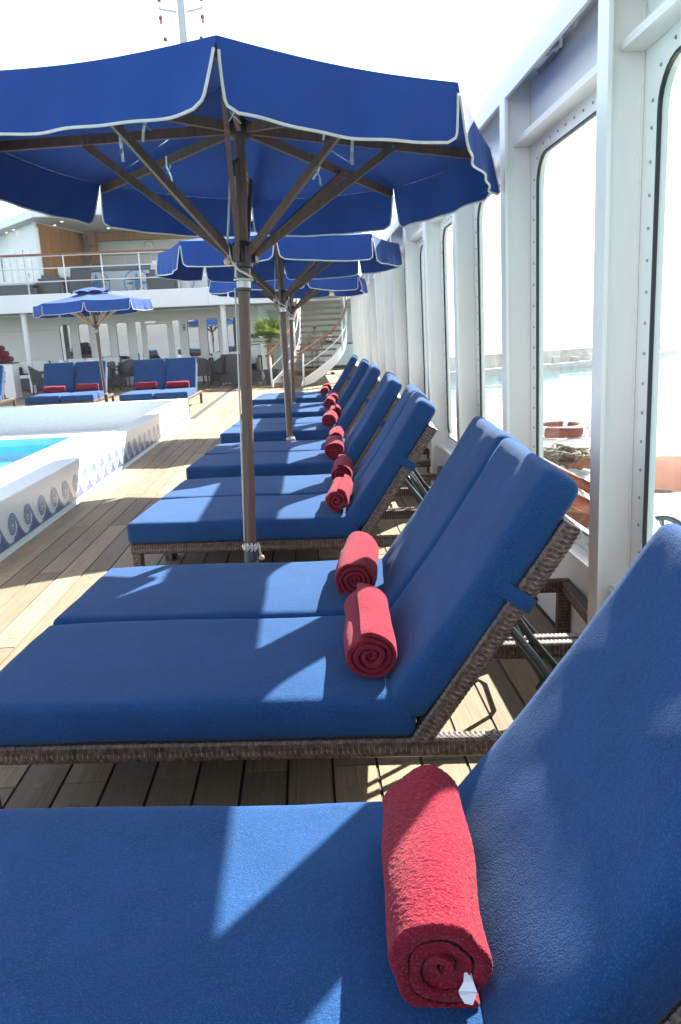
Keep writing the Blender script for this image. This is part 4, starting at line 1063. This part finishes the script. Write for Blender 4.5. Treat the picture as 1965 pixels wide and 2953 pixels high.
# ------------------------------------------------------------------ furniture under the overhang
def wchair(me_cache={}):
    t = thing('wicker_chair', '', 'chair', (0, 0, 0), 0, 'dark wicker armchairs at the shaded tables')
    mb = MB(); n = 14
    A = []; B = []
    for i in range(n + 1):
        a = PI * (1.0 + i / n); hz = .70 + .20 * math.sin(PI * i / n) ** 1.2
        A.append((.29 * math.cos(a), .03 + .30 * math.sin(a), .40)); B.append((.32 * math.cos(a), .03 + .345 * math.sin(a), hz))
    mb.strip(A, B); A2 = [(p[0] * .9, p[1] * .9, p[2]) for p in A]; B2 = [(p[0] * .9, p[1] * .9, p[2]) for p in B]; mb.strip(B2, A2); mb.strip(B, B2)
    mb.build('backrest', 'black_wicker', t, True)
    for s in (-1, 1): MB().tube([(s * .30, .02, .70), (s * .32, .18, .68), (s * .31, .31, .64), (s * .29, .33, .42)], .026, 8).build('armrest', 'black_wicker', t, True)
    MB().bbox((-.28, -.26, .37), (.28, .33, .44), .02).build('seat', 'black_wicker', t)
    for x, y in ((-.25, -.24), (.25, -.24), (-.26, .30), (.26, .30)):
        lg = MB().tube([(x, y, .37), (x * 1.08, y * 1.08, .02)], .017, 8).build('leg', 'black_wicker', t, True)
        MB().lathe([(.006, 0), (.016, .004), (.016, .018), (.01, .024)], 10, (x * 1.08, y * 1.08, 0)).build('glide', 'white_plain', lg, True)
    return t
pc = wchair(); pk = kids(pc); fc = [True]
for x, y, rz, lab in ((-7.62, 22.2, R(-70), 'dark wicker armchair beside the left white column'), (-6.85, 22.9, R(180), 'dark wicker armchair behind the first menu card'), (-5.95, 22.9, R(150), 'dark wicker armchair behind the small umbrella pole'),
                      (-3.12, 22.8, R(8), 'nearest dark wicker chair right of the loungers'), (-2.72, 23.3, R(70), 'dark wicker chair beside the grey sofa by the front umbrella pole'), (-4.35, 23.9, R(180), 'dark wicker chair in front of the glazed door'), (-3.5, 24.2, R(185), 'dark wicker chair on the far side of the right table'), (-7.25, 23.9, R(200), 'dark wicker chair on the far side of the left table'), (-5.72, 24.6, R(160), 'dark wicker chair left of the glazed door')):
    o = pc if fc[0] else copy_tree(pc, ch=pk); fc[0] = False; o.location = (x, y, 0); o.rotation_euler = (0, 0, rz); tag(o, lab)
def dtable(x, y, lab, sx=.85):
    t = thing('dining_table', lab, 'table', (x, y, 0), 0, 'dark tables under the overhang')
    MB().bbox((-sx, -.4, .70), (sx, .4, .735), .008).build('tabletop', 'grey_wicker', t)
    for a in (-1, 1):
        for b in (-1, 1): MB().box((a * (sx - .06) - .025, b * .34 - .025, 0), (a * (sx - .06) + .025, b * .34 + .025, .70)).build('leg', 'black_wicker', t)
dtable(-6.75, 23.3, 'dark table behind the middle pair of loungers, a menu card on it'); dtable(-3.75, 23.4, 'dark table in front of the glazed door, right of the loungers')
def card(x, y, lab):
    t = thing('menu_card', lab, 'menu card', (x, y, .735), .1, 'white and blue menu cards on the tables')
    MB().add([(-.055, -.03, 0), (.055, -.03, 0), (.055, 0, .27), (-.055, 0, .27), (-.055, .03, 0), (.055, .03, 0)], [(0, 1, 2, 3), (3, 2, 5, 4), (0, 3, 4), (1, 5, 2)]).build('card', 'card_white', t)
    MB().add([(-.055, -.0305, .001), (.055, -.0305, .001), (.055, -.0225, .075), (-.055, -.0225, .075)], [(0, 1, 2, 3)]).build('print', 'card_blue', t)
card(-7.28, 23.1, 'white menu card left of the small umbrella pole'); card(-6.42, 23.2, 'white menu card just left of the umbrella pole above the loungers'); card(-3.75, 23.1, 'white menu card behind the right pair of loungers')
def booth(lab, x0, x1, y, z1=.98, mat='black_wicker'):
    t = thing('lounge_sofa', lab, 'sofa', ((x0 + x1) / 2, y, 0), 0, 'dark sofas with white cushions under the overhang'); w2 = (x1 - x0) / 2
    MB().bbox((-w2, 0, .05), (w2, .5, .40), .02).build('seat', mat, t); MB().bbox((-w2, .505, .05), (w2, .62, z1 - .04), .02).build('backrest', mat, t)
    for s in (-1, 1): MB().bbox((s * (w2 + .05) - .045, 0, .05), (s * (w2 + .05) + .045, .62, z1 - .2), .02).build('armrest', mat, t)
    n = max(1, round(w2 * 2 / .65)); ww = 2 * w2 / n
    for k in range(n): rbox(ww - .02, .14, .42, .05, 5, 2, 4, lambda p: Vector((-w2 + k * ww + .01 + p.x, .35 + p.y, .56 + p.z))).build('back_cushion', 'cushion_white', t, True)
    rbox(2 * w2 - .02, .5, .12, .04, 8, 5, 2, lambda p: Vector((-w2 + .01 + p.x, .005 + p.y, .405 + p.z))).build('seat_cushion', 'cushion_white', t, True)
booth('dark sofa with white cushions behind the left column', -9.4, -8.5, 25.3); booth('long dark sofa with white cushions below the left windows', -7.95, -6.2, 25.5, 1.0); booth('dark sofa with white cushions right of the glazed door', -3.1, -2.0, 25.4, 1.02)
def gsofa():
    t = thing('wicker_sofa', 'grey wicker sofa seen from behind, left of the front umbrella pole', 'sofa', (-2.2, 23.4, 0), 0)
    mb = MB(); mb.add([(-.42, 0, .09), (.55, 0, .09), (.55, -.06, .95), (-.36, -.06, .95), (-.42, .10, .09), (.55, .10, .09), (.55, .04, .95), (-.36, .04, .95)], [(0, 1, 2, 3), (7, 6, 5, 4), (0, 4, 5, 1), (1, 5, 6, 2), (2, 6, 7, 3), (3, 7, 4, 0)]); mb.build('backrest', 'grey_wicker', t)
    MB().bbox((-.42, .105, .09), (.55, .75, .42), .02).build('seat', 'grey_wicker', t); MB().bbox((-.44, .105, .09), (-.425, .75, .64), .004).build('armrest', 'grey_wicker', t)
    for x in (-.36, .48):
        for y in (.06, .66): MB().box((x - .03, y - .03, 0), (x + .03, y + .03, .089)).build('foot', 'pale_strut_wood', t)
gsofa()
def gsofa2():
    t = thing('wicker_sofa', 'dark wicker armchair with tall white cushion between the umbrella pole and the palm', 'sofa', (-1.62, 23.6, 0), 0)
    MB().bbox((-.2, -.3, .08), (.28, .5, .42), .02).build('seat', 'black_wicker', t); MB().bbox((.14, -.3, .425), (.24, .5, .80), .02).build('armrest', 'grey_wicker', t); MB().bbox((-.2, .505, .08), (.28, .6, .86), .02).build('backrest', 'black_wicker', t)
    rbox(.34, .14, .5, .05, 5, 2, 4, lambda p: Vector((-.2 + p.x, .34 + p.y, .60 + p.z))).build('back_cushion', 'cushion_white', t, True)
    for x in (-.15, .22): MB().box((x - .03, -.26, 0), (x + .03, -.2, .079)).build('foot', 'pale_strut_wood', t)
gsofa2()
def towel_table():
    t = thing('side_table', 'white cabinet at the left edge carrying a stack of maroon towels', 'cabinet', (-8.75, 22.2, 0))
    MB().bbox((-.5, -.25, .0), (.45, .25, .98), .01).build('body', 'white_plain', t); MB().bbox((-.53, -.28, .985), (.48, .28, 1.015), .006).build('top', 'black_plain', t)
    for r_ in range(3):
        for k in range(5 - r_):
            mb = MB(); x = -.46 + k * .19 + r_ * .085; mb.lathe([(.02, -.2), (.085, -.19), (.088, .19), (.02, .2)], 14); mb.v = [(p[0] * 1.05 + x, p[2], p[1] + .09) for p in mb.v]
            o = mb.build('rolled_towel', 'maroon_terry', None, True); o.location = (-8.75, 22.15, 1.015 + r_ * .155)
            rows = (('first', 'second', 'third', 'fourth', 'fifth'), ('first', 'second', 'third', 'fourth'), ('first', 'second', 'third'))
            tag(o, f"maroon towel, {rows[r_][k]} from left in {('bottom', 'middle', 'top')[r_]} row of stack at left edge", 'towel', 'stacked maroon towels')
towel_table()

# ------------------------------------------------------------------ potted palm
def palm():
    t = thing('potted_palm', 'fan palm with shaggy trunk in a tall grey pot beside the staircase', 'plant', (-1.03, 23.0, 0))
    MB().lathe([(.15, 0), (.16, .01), (.245, .43), (.25, .45), (.225, .45), (.21, .40)], 24).build('pot', 'pot_grey', t, angle=40)
    MB().lathe([(.01, .40), (.214, .401)], 20, cap=False).build('soil', 'dark_gap', t)
    rnd = random.Random(5); mb = MB(); prof = []
    for i in range(30):
        f = i / 29; z = .39 + .86 * f; prof.append(((.085 + .035 * math.sin(PI * min(1, f * 1.1)) + (.014 if i % 2 else 0)) * (1 - .25 * f), z))
    mb.lathe(prof, 14); mb.v = [(p[0] + .01 * noise.noise(Vector(p) * 20), p[1] + .01 * noise.noise(Vector(p) * 20 + Vector((5, 0, 0))), p[2]) for p in mb.v]
    mb.build('trunk', 'palm_trunk', t)
    for k in range(34):
        az = k * 2.4 + rnd.uniform(-.3, .3); el = R(rnd.uniform(18, 84)) if k < 30 else R(rnd.uniform(-10, 15)); L = rnd.uniform(.32, .52)
        D = Vector((math.cos(az) * math.cos(el), math.sin(az) * math.cos(el), math.sin(el))); b = Vector((0, 0, 1.22)); e = b + D * L
        mb = MB(); mb.tube([b, b + D * L * .5 + Vector((0, 0, .02)), e], [.010, .007, .005], 5, cap=False)
        sd_ = D.cross(Vector((0, 0, 1)));
        if sd_.length < .1: sd_ = Vector((1, 0, 0))
        sd_.normalize(); up = sd_.cross(D); nl = 26; fl = rnd.uniform(.38, .52)
        for i in range(nl):
            a = R(-82 + 164 * i / (nl - 1)); d2 = (D * math.cos(a) + sd_ * math.sin(a)).normalized(); ln = fl * (1 - .25 * abs(a) / R(82)) * rnd.uniform(.85, 1.08)
            wv = d2.cross(up).normalized() * .013; dr = Vector((0, 0, -.01 - .05 * rnd.random())); m1 = e + d2 * ln * .55 + up * .02; tip = e + d2 * ln + dr
            mb.add([e, m1 - wv, tip, m1 + wv], [(0, 1, 2, 3)])
        sunlit = D.x > .45 and D.z > -.1 and D.z < .75 and k % 2 == 0  # every other right-hand frond gets the sunlight painted into its leaf colour
        mb.build('frond', 'palm_leaf_sunlit' if sunlit else 'palm_leaf', t)
palm()

# ------------------------------------------------------------------ curved staircase
def stairs():
    t = thing('curved_staircase', 'white curved staircase with open wooden treads and brown handrails', 'staircase')
    tl = [-.90, -.70, -.47, -.42, -.28, -.20, -.11, -.08, -.07, -.065, -.06, -.06, -.03, -.03, -.03, -.04, -.06, -.08]
    tr = [-.12, .19, .50, .73, .96, 1.09, 1.20, 1.25, 1.26, 1.255, 1.25, 1.255, 1.26, 1.255, 1.25, 1.24, 1.22, 1.2]
    Y0, run = 21.3, .205; rise = .1735; z0 = .115
    L = []; Rr = []
    for i in range(17):
        a, b = tl[i], tr[i]; y = Y0 + run * i; z = z0 + rise * i + .02; sk = .12 * max(0, (4 - i) / 4)
        mb = MB(); bt = b; b -= .16 if i < 8 else .09; P = [(a, y - sk * 0, 0), (b, y, 0), (b, y + .27, 0), (a, y + .27, 0)]
        mb.add([(p[0], p[1], z - .055) for p in P] + [(p[0], p[1], z) for p in P], [(0, 3, 2, 1), (4, 5, 6, 7), (0, 1, 5, 4), (1, 2, 6, 5), (2, 3, 7, 6), (3, 0, 4, 7)])
        tt = mb.build('tread', 'tread_wood', t)
        mb = MB(); mb.box((a + .01, y + .008, z + .0005), (b - .01, y + .04, z + .004)); mb.build('grip_strip', 'black_plain', tt)
        L.append(Vector((a - .035, y + .1, z))); Rr.append(Vector((bt + .0, y + .1, z)))
    def smooth(P):
        for _ in range(3): P = [P[0]] + [(P[i - 1] + P[i] * 2 + P[i + 1]) / 4 for i in range(1, len(P) - 1)] + [P[-1]]
        return P
    L = smooth(L); Rr = [p + Vector((.03, 0, 0)) for p in smooth(Rr)]
    for side, pts in (('l', L), ('r', Rr)):
        first_p = pts[0] + Vector((0 if side == 'l' else -.05, -.22, -.16)); q = [first_p] + pts
        mb = MB()
        lo = [p + Vector((0, 0, -.22 if i > 1 else -.04 - .08 * i)) for i, p in enumerate(q)]; hi = [p + Vector((0, 0, .07)) for p in q]
        lo = [Vector((p.x, p.y, max(.0, p.z))) for p in lo]
        mb.strip(lo, hi); mb.strip([p + Vector((.03, 0, 0)) for p in hi], [p + Vector((.03, 0, 0)) for p in lo]); mb.strip(hi, [p + Vector((.03, 0, 0)) for p in hi]); mb.strip([p + Vector((.03, 0, 0)) for p in lo], lo)
        mb.build('stringer', 'white_paint', t)
        off = Vector((.04 if side == 'r' else -.04, 0, 0)); start = 0
        hp = [p + off + Vector((0, 0, .83)) for p in pts]; hp = [hp[0] + (hp[0] - hp[1]) * .5 + Vector((0, 0, .02))] + hp
        MB().tube(hp, .036, 8).build('handrail', 'rail_wood', t, True)
        MB().tube([p + off + Vector((0, 0, .42)) for p in pts], .016, 6).build('rail', 'white_plain', t, True)
        for k in (0, 5, 10, 15): MB().tube([pts[k] + off * .6 + Vector((0, 0, -.08 if k else -.12)), pts[k] + off + Vector((0, 0, .80))], .026, 8).build('post', 'white_plain', t, True)
stairs()
def counter():
    t = thing('buffet_counter', 'white buffet counter with dark top behind the staircase', 'counter', (.9, 31.9, 0))
    MB().box((-.9, 0, .12), (1.6, .55, .98)).build('body', 'white_plain', t); MB().bbox((-.92, -.03, .985), (1.62, .56, 1.02), .006).build('top', 'black_plain', t); MB().box((-.9, .04, 0), (1.6, .5, .118)).build('plinth', 'dark_gap', t)
    for x in (-.4, .15, .7, 1.2):
        MB().box((x - .26, -.012, .16), (x + .25, -.001, .95)).build('door', 'white_plain', t); MB().box((x + .18, -.03, .6), (x + .21, -.013, .72)).build('handle', 'steel', t)
    u = thing('coffee_machine', 'small steel and black coffee machine on the buffet counter', 'coffee machine', (1.05, 32.1, 1.02))
    MB().bbox((-.13, -.15, 0), (.13, .15, .12), .01).build('base', 'black_plain', u); MB().bbox((-.12, .02, .121), (.12, .15, .40), .01).build('back', 'steel', u); MB().bbox((-.13, -.13, .401), (.13, .15, .5), .01).build('head', 'black_plain', u); MB().lathe([(.045, 0), (.05, .1)], 12, (0, -.06, .121)).build('cup', 'white_plain', u)
    v = thing('fruit_bowl', 'bowl of bread rolls on the buffet counter', 'bowl', (.35, 32.1, 1.02)); MB().lathe([(.06, 0), (.13, .05), (.15, .09), (.14, .09)], 16).build('bowl', 'white_plain', v, True)
    for k in range(5): MB().lathe([(.005, -.04), (.04, -.03), (.05, 0), (.04, .03), (.005, .04)], 10, (.07 * math.cos(k * 1.26), .07 * math.sin(k * 1.26), .10)).build('bread_roll', 'bead_wood', v, True)
counter()
def person():
    t = thing('person', 'person in white uniform seen from behind through the open staircase treads', 'person', (.47, 31.2, 0))
    def skin(name, pts, edges, rad, mat, root=0):
        me = bpy.data.meshes.new(name); me.from_pydata(pts, edges, [])
        o = link(name, me, t); me.materials.append(M[mat].m); md = o.modifiers.new('s', 'SKIN'); md.use_smooth_shade = True

        for i, r in enumerate(rad):
            me.skin_vertices[0].data[i].radius = r if isinstance(r, tuple) else (r, r); me.skin_vertices[0].data[i].use_root = i == root
        ss = o.modifiers.new('d', 'SUBSURF'); ss.levels = 2; ss.render_levels = 2; return o
    P = [(0, 0, .95), (0, 0, 1.12), (0, .02, 1.30), (0, .03, 1.43), (0, .05, 1.52), (0, .09, 1.62), (0, .11, 1.72),
         (.19, .02, 1.40), (.25, .03, 1.14), (.26, .16, .93), (.25, .22, .86), (-.19, .02, 1.40), (-.26, .0, 1.14), (-.27, .10, .92), (-.26, .15, .84),
         (.10, 0, .88), (.11, .01, .50), (.11, -.02, .09), (.12, .12, .05), (-.10, 0, .88), (-.11, .01, .50), (-.11, -.02, .09), (-.12, .12, .05)]
    Ed = [(0, 1), (1, 2), (2, 3), (3, 4), (4, 5), (5, 6), (3, 7), (7, 8), (8, 9), (9, 10), (3, 11), (11, 12), (12, 13), (13, 14), (0, 15), (15, 16), (16, 17), (17, 18), (0, 19), (19, 20), (20, 21), (21, 22)]
    Rd = [(.15, .10), (.14, .095), (.16, .105), (.12, .08), .052, .085, .075, .065, .045, .036, .034, .065, .045, .036, .034, .085, .06, .042, .035, .085, .06, .042, .035]
    skin('body', P, Ed, Rd, 'skin')
    tp = [0, 1, 2, 3, 7, 8, 11, 12]; ix = {k: i for i, k in enumerate(tp)}
    skin('tunic', [(P[k][0], P[k][1], P[k][2] - (.08 if k == 0 else 0)) for k in tp], [(ix[a], ix[b]) for a, b in Ed if a in ix and b in ix], [(.22, .15), (.205, .145), (.22, .15), (.17, .12), .10, .085, .10, .085], 'uniform')
    tp = [0, 15, 16, 17, 19, 20, 21]; ix = {k: i for i, k in enumerate(tp)}
    skin('trousers', [(P[k][0], P[k][1], P[k][2] + (.03 if k in (17, 21) else 0)) for k in tp], [(ix[a], ix[b]) for a, b in Ed if a in ix and b in ix], [(.19, .14), .13, .11, .09, .13, .11, .09], 'uniform')
    skin('hair', [(0, .07, 1.63), (0, .09, 1.74)], [(0, 1)], [.088, .075], 'hair')
    for s in (-1, 1): MB().bbox((s * .115 - .045, -.06, 0), (s * .115 + .045, .20, .075), .02).build('shoe', 'white_plain', t)
person()

# ------------------------------------------------------------------ mast and stay
def mast():
    t = thing('signal_mast', 'tall pale mast with red and green signal lamps on short arms above the umbrella', 'mast', (-5.55, 45, 5.52))
    MB().lathe([(.30, 0), (.28, 6), (.20, 14.5), (.16, 20)], 14).build('pole', 'mast_paint', t, angle=40)
    k = 0
    for z, hw, sides in ((11.05, .95, (-1, 1)), (12.9, 1.1, (-1, 1)), (14.6, 1.2, (-1, 1)), (9.9, .7, (1,))):
        for s in sides:
            arm = MB().bar((s * .25, -.1, z - .1), (s * hw, -.25, z), .07, .09).build('arm', 'mast_paint', t); MB().tube([(s * hw, -.25, z - .35), (s * hw, -.25, z + .45)], .035, 6).build('stem', 'mast_paint', arm)
            for dz, mt in ((-.42, 'red_lamp' if z > 12 else ('green_lamp' if s < 0 else 'white_plain')), (.42, 'sign_green')):
                lp = MB().lathe([(.06, -.10), (.10, -.06), (.10, .06), (.06, .10)], 10, (s * hw, -.25, z + dz)).build('lamp_housing', 'black_plain', t); MB().lathe([(.05, -.28), (.075, -.26), (.075, -.105)], 10, (s * hw, -.25, z + dz)).build('lens', mt if dz < 0 else 'white_plain', lp)
            if z > 12: MB().tube([(s * hw, -.25, z + .02), (s * (hw + .42), -.25, z + .05), (s * (hw + .42), -.25, z + .55)], .03, 6).build('whip', 'mast_paint', arm); MB().lathe([(.02, 0), (.13, .06), (.02, .16)], 10, (s * (hw + .42), -.25, z + .5)).build('wind_sensor', 'black_plain', arm)
    MB().box((.22, -.06, 4), (.42, .06, 4.05)).build('step', 'mast_paint', t)
    mb = MB()
    for q in range(40): mb.tube([(.30, -.1, 3 + q * .35), (.46, -.1, 3 + q * .35)], .015, 5)
    mb.tube([(.44, -.1, 3), (.40, -.1, 17)], .018, 5); mb.build('ladder', 'mast_paint', t)
    o = MB().tube([(-15.4, 50, 22.5), (-11.2, 49, 5.5)], .03, 5).build('stay_wire', 'black_plain', None, True); tag(o, 'thin wire stay against the sky at the upper left', 'cable')
mast()

# ------------------------------------------------------------------ tender boat beyond the windows
def tender():
    t = thing('tender_boat', 'white and orange tender boat hanging just outside the windows', 'boat', (0, 0, 0))
    secs = []
    hull = MB(); ysec = [2.2, 2.8, 4, 6, 8, 10, 12, 13.2, 14]; wd = [1.0, 1.25, 1.35, 1.4, 1.4, 1.35, 1.2, .8, .15]
    ring = []
    for y, w_ in zip(ysec, wd):
        c = 3.1
        for a, z in ((-1, -.42), (-.97, -.9), (-.6, -1.5), (0, -1.75), (.6, -1.5), (.97, -.9), (1, -.42)): hull.v.append((c + a * w_, y, z))
    n = 7
    for i in range(len(ysec) - 1):
        for k in range(n - 1): hull.f.append((i * n + k, i * n + k + 1, (i + 1) * n + k + 1, (i + 1) * n + k)); hull.mi.append(0)
    hull.f.append(tuple(range(n))); hull.mi.append(0)
    hull.build('hull', 'orange_paint', t, fix=True)
    mb = MB()
    for y, w_ in zip(ysec, wd): mb.v += [(3.1 - w_, y, -.42), (3.1 + w_, y, -.42)]
    for i in range(len(ysec) - 1): mb.f.append((2 * i, 2 * i + 1, 2 * i + 3, 2 * i + 2)); mb.mi.append(0)
    mb.build('boat_deck', 'boat_white', t)
    MB().bbox((2.35, 9.4, -.415), (4.1, 12.2, -.02), .05).build('cabin_top', 'boat_white', t)
    MB().bbox((2.7, 7.5, -.41), (4.2, 9.3, -.22), .04).build('engine_cover', 'boat_white', t)
    for (a, b, r) in (((2.35, 8.9, .06), (2.62, 6.6, -.10), .05), ((2.25, 8.3, -.14), (2.5, 6.3, -.20), .06)): MB().tube([a, b], r, 10).build('spar', 'orange_paint', t, True)
    mb = MB(); mb.add([(1.95, 8.6, -.26), (2.5, 8.4, -.18), (2.6, 6.5, -.28), (2.05, 6.5, -.40), (1.95, 8.6, -.36), (2.5, 8.4, -.30), (2.6, 6.5, -.38), (2.05, 6.5, -.5)], [(0, 1, 2, 3), (7, 6, 5, 4), (0, 4, 5, 1), (1, 5, 6, 2), (2, 6, 7, 3), (3, 7, 4, 0)]); mb.build('gunwale_cover', 'orange_cover', t)
    mb = MB(); nx, ny = 14, 14; v = []
    for i in range(nx + 1):
        for j in range(ny + 1):
            u_, w2 = i / nx, j / ny; x = 2.45 + 2.0 * u_; y = 5.05 + 1.95 * w2
            v.append((x, y, -.12 + .40 * math.sin(PI * (.05 + w2 * .8)) * (1 - .15 * u_) + .03 * noise.noise(Vector((x * 3, y * 5, 1)))))
    mb.add(v, [(i * (ny + 1) + j, (i + 1) * (ny + 1) + j, (i + 1) * (ny + 1) + j + 1, i * (ny + 1) + j + 1) for i in range(nx) for j in range(ny)]); mb.build('spray_cover', 'orange_cover', t, True)
    cs = MB().bbox((2.28, 4.66, -.41), (3.0, 5.1, .22), .05).build('console', 'boat_white', t)
    MB().bbox((2.36, 4.61, -.02), (2.9, 4.659, .12), .01).build('panel', 'fascia_paint', cs)
    # wheel facing the camera side
    wl = MB(); c = Vector((2.14, 4.32, .09)); wl.tube([c + Vector((.15 * math.cos(a), .04 * math.sin(a), .145 * math.sin(a))) for a in [2 * PI * k / 28 for k in range(28)]], .018, 8, closed=True)
    wo = wl.build('steering_wheel', 'dark_metal', t, True)
    mb = MB()
    for k in range(3): a = R(90 + 120 * k); mb.bar(c, c + Vector((.145 * math.cos(a), .04 * math.sin(a), .14 * math.sin(a))), .014, .035, (0, 1, 0))
    mb.tube([c, Vector((2.32, 4.7, -.02))], .02, 8)
    mb.build('spoke', 'dark_metal', wo); mb = MB(); mb.lathe([(.05, -.02), (.055, 0), (.04, .03), (.02, .035)], 14); mb.v = [(p[0] + c.x, -p[2] + c.y, p[1] + c.z) for p in mb.v]; mb.build('wheel_hub', 'steel', wo, True)
    MB().bbox((1.90, 4.55, -.415), (2.06, 4.9, -.02), .05).build('seat_back', 'boat_white', t)
    # lifebuoy on the cabin
    b = thing('lifebuoy', 'red lifebuoy on the boat roof, seen through the second window from the right', 'lifebuoy', (3.28, 9.75, .06))
    MB().tube([(.34 * math.cos(a), .34 * math.sin(a), 0) for a in [2 * PI * k / 36 for k in range(36)]], .075, 12, closed=True).build('ring', 'orange_paint', b, True)
    for k in range(4):
        a = R(45 + 90 * k); MB().tube([(.34 * math.cos(a + q), .34 * math.sin(a + q), 0) for q in (-.12, -.04, .04, .12)], .0765, 12).build('band', 'boat_white', b, True)
    mb = MB().bbox((3.55, 9.15, -.019), (3.75, 9.35, .26), .03); o = mb.build('light_box', 'boat_white', None); tag(o, 'small white box beside the lifebuoy on the boat', 'box')
    # heap of rope and loose coils
    rnd = random.Random(3)
    def rope(name, lab, pts, r=.022, mat='rope'):
        mb = MB(); P = [Vector(p) for p in pts]; D = []
        for i in range(len(P) - 1):
            for q in range(4): D.append(P[i].lerp(P[i + 1], q / 4))
        D.append(P[-1])
        for s in range(3):
            ph = s * 2 * PI / 3; pts3 = []
            for i, p in enumerate(D):
                d = (D[min(i + 1, len(D) - 1)] - D[max(i - 1, 0)]).normalized(); u_ = d.cross(Vector((0, 0, 1)));
                if u_.length < .05: u_ = Vector((1, 0, 0))
                u_.normalize(); v_ = u_.cross(d); a = ph + i * .9; pts3.append(p + (u_ * math.cos(a) + v_ * math.sin(a)) * r * .55)
            mb.tube(pts3, r * .62, 6)
        return tag(mb.build(name, mat, None, True), lab, 'rope')
    pts = []
    for k in range(90):
        a = k * .55; rr = .10 + .14 * rnd.random(); pts.append((2.95 + rr * math.cos(a) * 1.3, 8.35 + rr * math.sin(a) * 1.8, -.18 + .17 * (k / 90) + .05 * rnd.random()))
    rope('rope_heap', 'heap of weathered brown mooring rope on the boat deck', pts, .026)
    rope('rope_coil', 'loose beige rope coil on the orange boat cover in the right window', [(2.35, 5.5, .12), (2.55, 5.45, .17), (2.75, 5.3, .15), (2.9, 5.15, .06), (2.85, 5.05, .02), (2.6, 5.12, .03), (2.45, 5.2, .05), (2.6, 5.22, .07), (2.8, 5.12, .05), (2.7, 5.04, .02), (2.4, 5.25, .04)], .016)
    rope('mooring_line', 'white rope running diagonally over the steering wheel', [(2.02, 4.42, .33), (2.08, 4.27, .20), (2.16, 4.10, .08), (2.26, 3.9, -.06)], .015, 'white_rope')
    rope('deck_line', 'pale rope stretched from the rope heap over the boat deck', [(2.85, 8.9, -.02), (2.8, 8.2, -.10), (2.72, 7.3, -.22), (2.65, 6.6, -.30)], .018, 'white_rope')
tender()

# ------------------------------------------------------------------ breakwater
def breakwater():
    t = thing('breakwater', 'low concrete harbour breakwater wall with quay beyond the windows', 'breakwater')
    def seg(P, z0, z1, dx, name, mat='concrete'):
        mb = MB(); A = [(x, y) for x, y in P]; n = len(A)
        mb.strip([(x, y, z0) for x, y in A], [(x, y, z1) for x, y in A]); mb.strip([(x, y, z1) for x, y in A], [(x + dx[0], y + dx[1], z1) for x, y in A]); mb.strip([(x + dx[0], y + dx[1], z1) for x, y in A], [(x + dx[0], y + dx[1], z0) for x, y in A])
        mb.add([(A[0][0], A[0][1], z0), (A[0][0] + dx[0], A[0][1] + dx[1], z0), (A[0][0] + dx[0], A[0][1] + dx[1], z1), (A[0][0], A[0][1], z1)], [(0, 1, 2, 3)])
        return mb.build(name, mat, t, fix=True)
    P = [(20, 196), (40, 206), (75, 224), (110, 246), (150, 300), (190, 360), (205, 384)]
    seg(P, -13, -10.2, (-6 * .4, 11), 'quay')
    seg([(x - 1, y + 5) for x, y in P[:5]], -10.2, -6.4, (-1, 2.4), 'parapet')
    for k in range(8):
        f = k / 8; x = 60 + 60 * f; y = 217 + 37 * f; MB().box((x, y + .5, -10.2), (x + 2.2, y + 2, -8.2 - .5 * (k % 2))).build('block', 'white_plain' if k in (4, 5) else 'concrete', t)
    for k in range(22):
        f = k / 22; x = 30 + 150 * f; y = 200 + (x - 20) * .55 + max(0, x - 110) * .8; MB().box((x, y - .8, -11.8), (x + 1.2, y + .3, -10.9)).build('fender', 'black_plain', t)
    b = thing('beacon', 'small harbour beacon on the end of the breakwater', 'beacon', (188, 366, -10.2)); MB().lathe([(.9, 0), (.5, 1.5), (.35, 6.5), (.9, 6.6), (.9, 7.2), (.5, 8.6)], 12).build('tower', 'mast_paint', b); MB().lathe([(.35, 8.6), (.35, 9.6)], 10).build('lantern', 'sign_green', b)
    for k, (x, y) in enumerate(((172, 343), (178, 352))):
        c = thing('parked_car', ('small white car parked on the breakwater, left one', 'small white car parked on the breakwater, right one')[k], 'car', (x, y, -10.2), 1.0)
        MB().bbox((-2, -.85, .3), (2, .85, .9), .15).build('body', 'white_plain', c); MB().bbox((-1.1, -.75, .9), (1.2, .75, 1.45), .15).build('cabin', 'window_glass', c)
        for sx in (-1.25, 1.25):
            for sy in (-.8, .8): mb = MB(); mb.lathe([(.32, -.1), (.32, .1)], 12); mb.v = [(p[0] + sx, p[2] + sy, p[1] + .32) for p in mb.v]; mb.build('wheel', 'rubber', c)
breakwater()

# ------------------------------------------------------------------ sea haze
def haze():
    o = MB().box((-26000, -26000, -13.2), (26000, 26000, 28.5)).build('haze', 'white_plain'); me = o.data; me.materials.clear()
    m = bpy.data.materials.new('haze'); m.use_nodes = True; t = m.node_tree; t.nodes.clear()
    out = t.nodes.new('ShaderNodeOutputMaterial'); v = t.nodes.new('ShaderNodeVolumePrincipled'); v.inputs['Density'].default_value = .0005; v.inputs['Color'].default_value = (.93, .95, .97, 1); v.inputs['Anisotropy'].default_value = .25
    t.links.new(v.outputs[0], out.inputs['Volume']); me.materials.append(m); tag(o, kind='stuff')
haze()
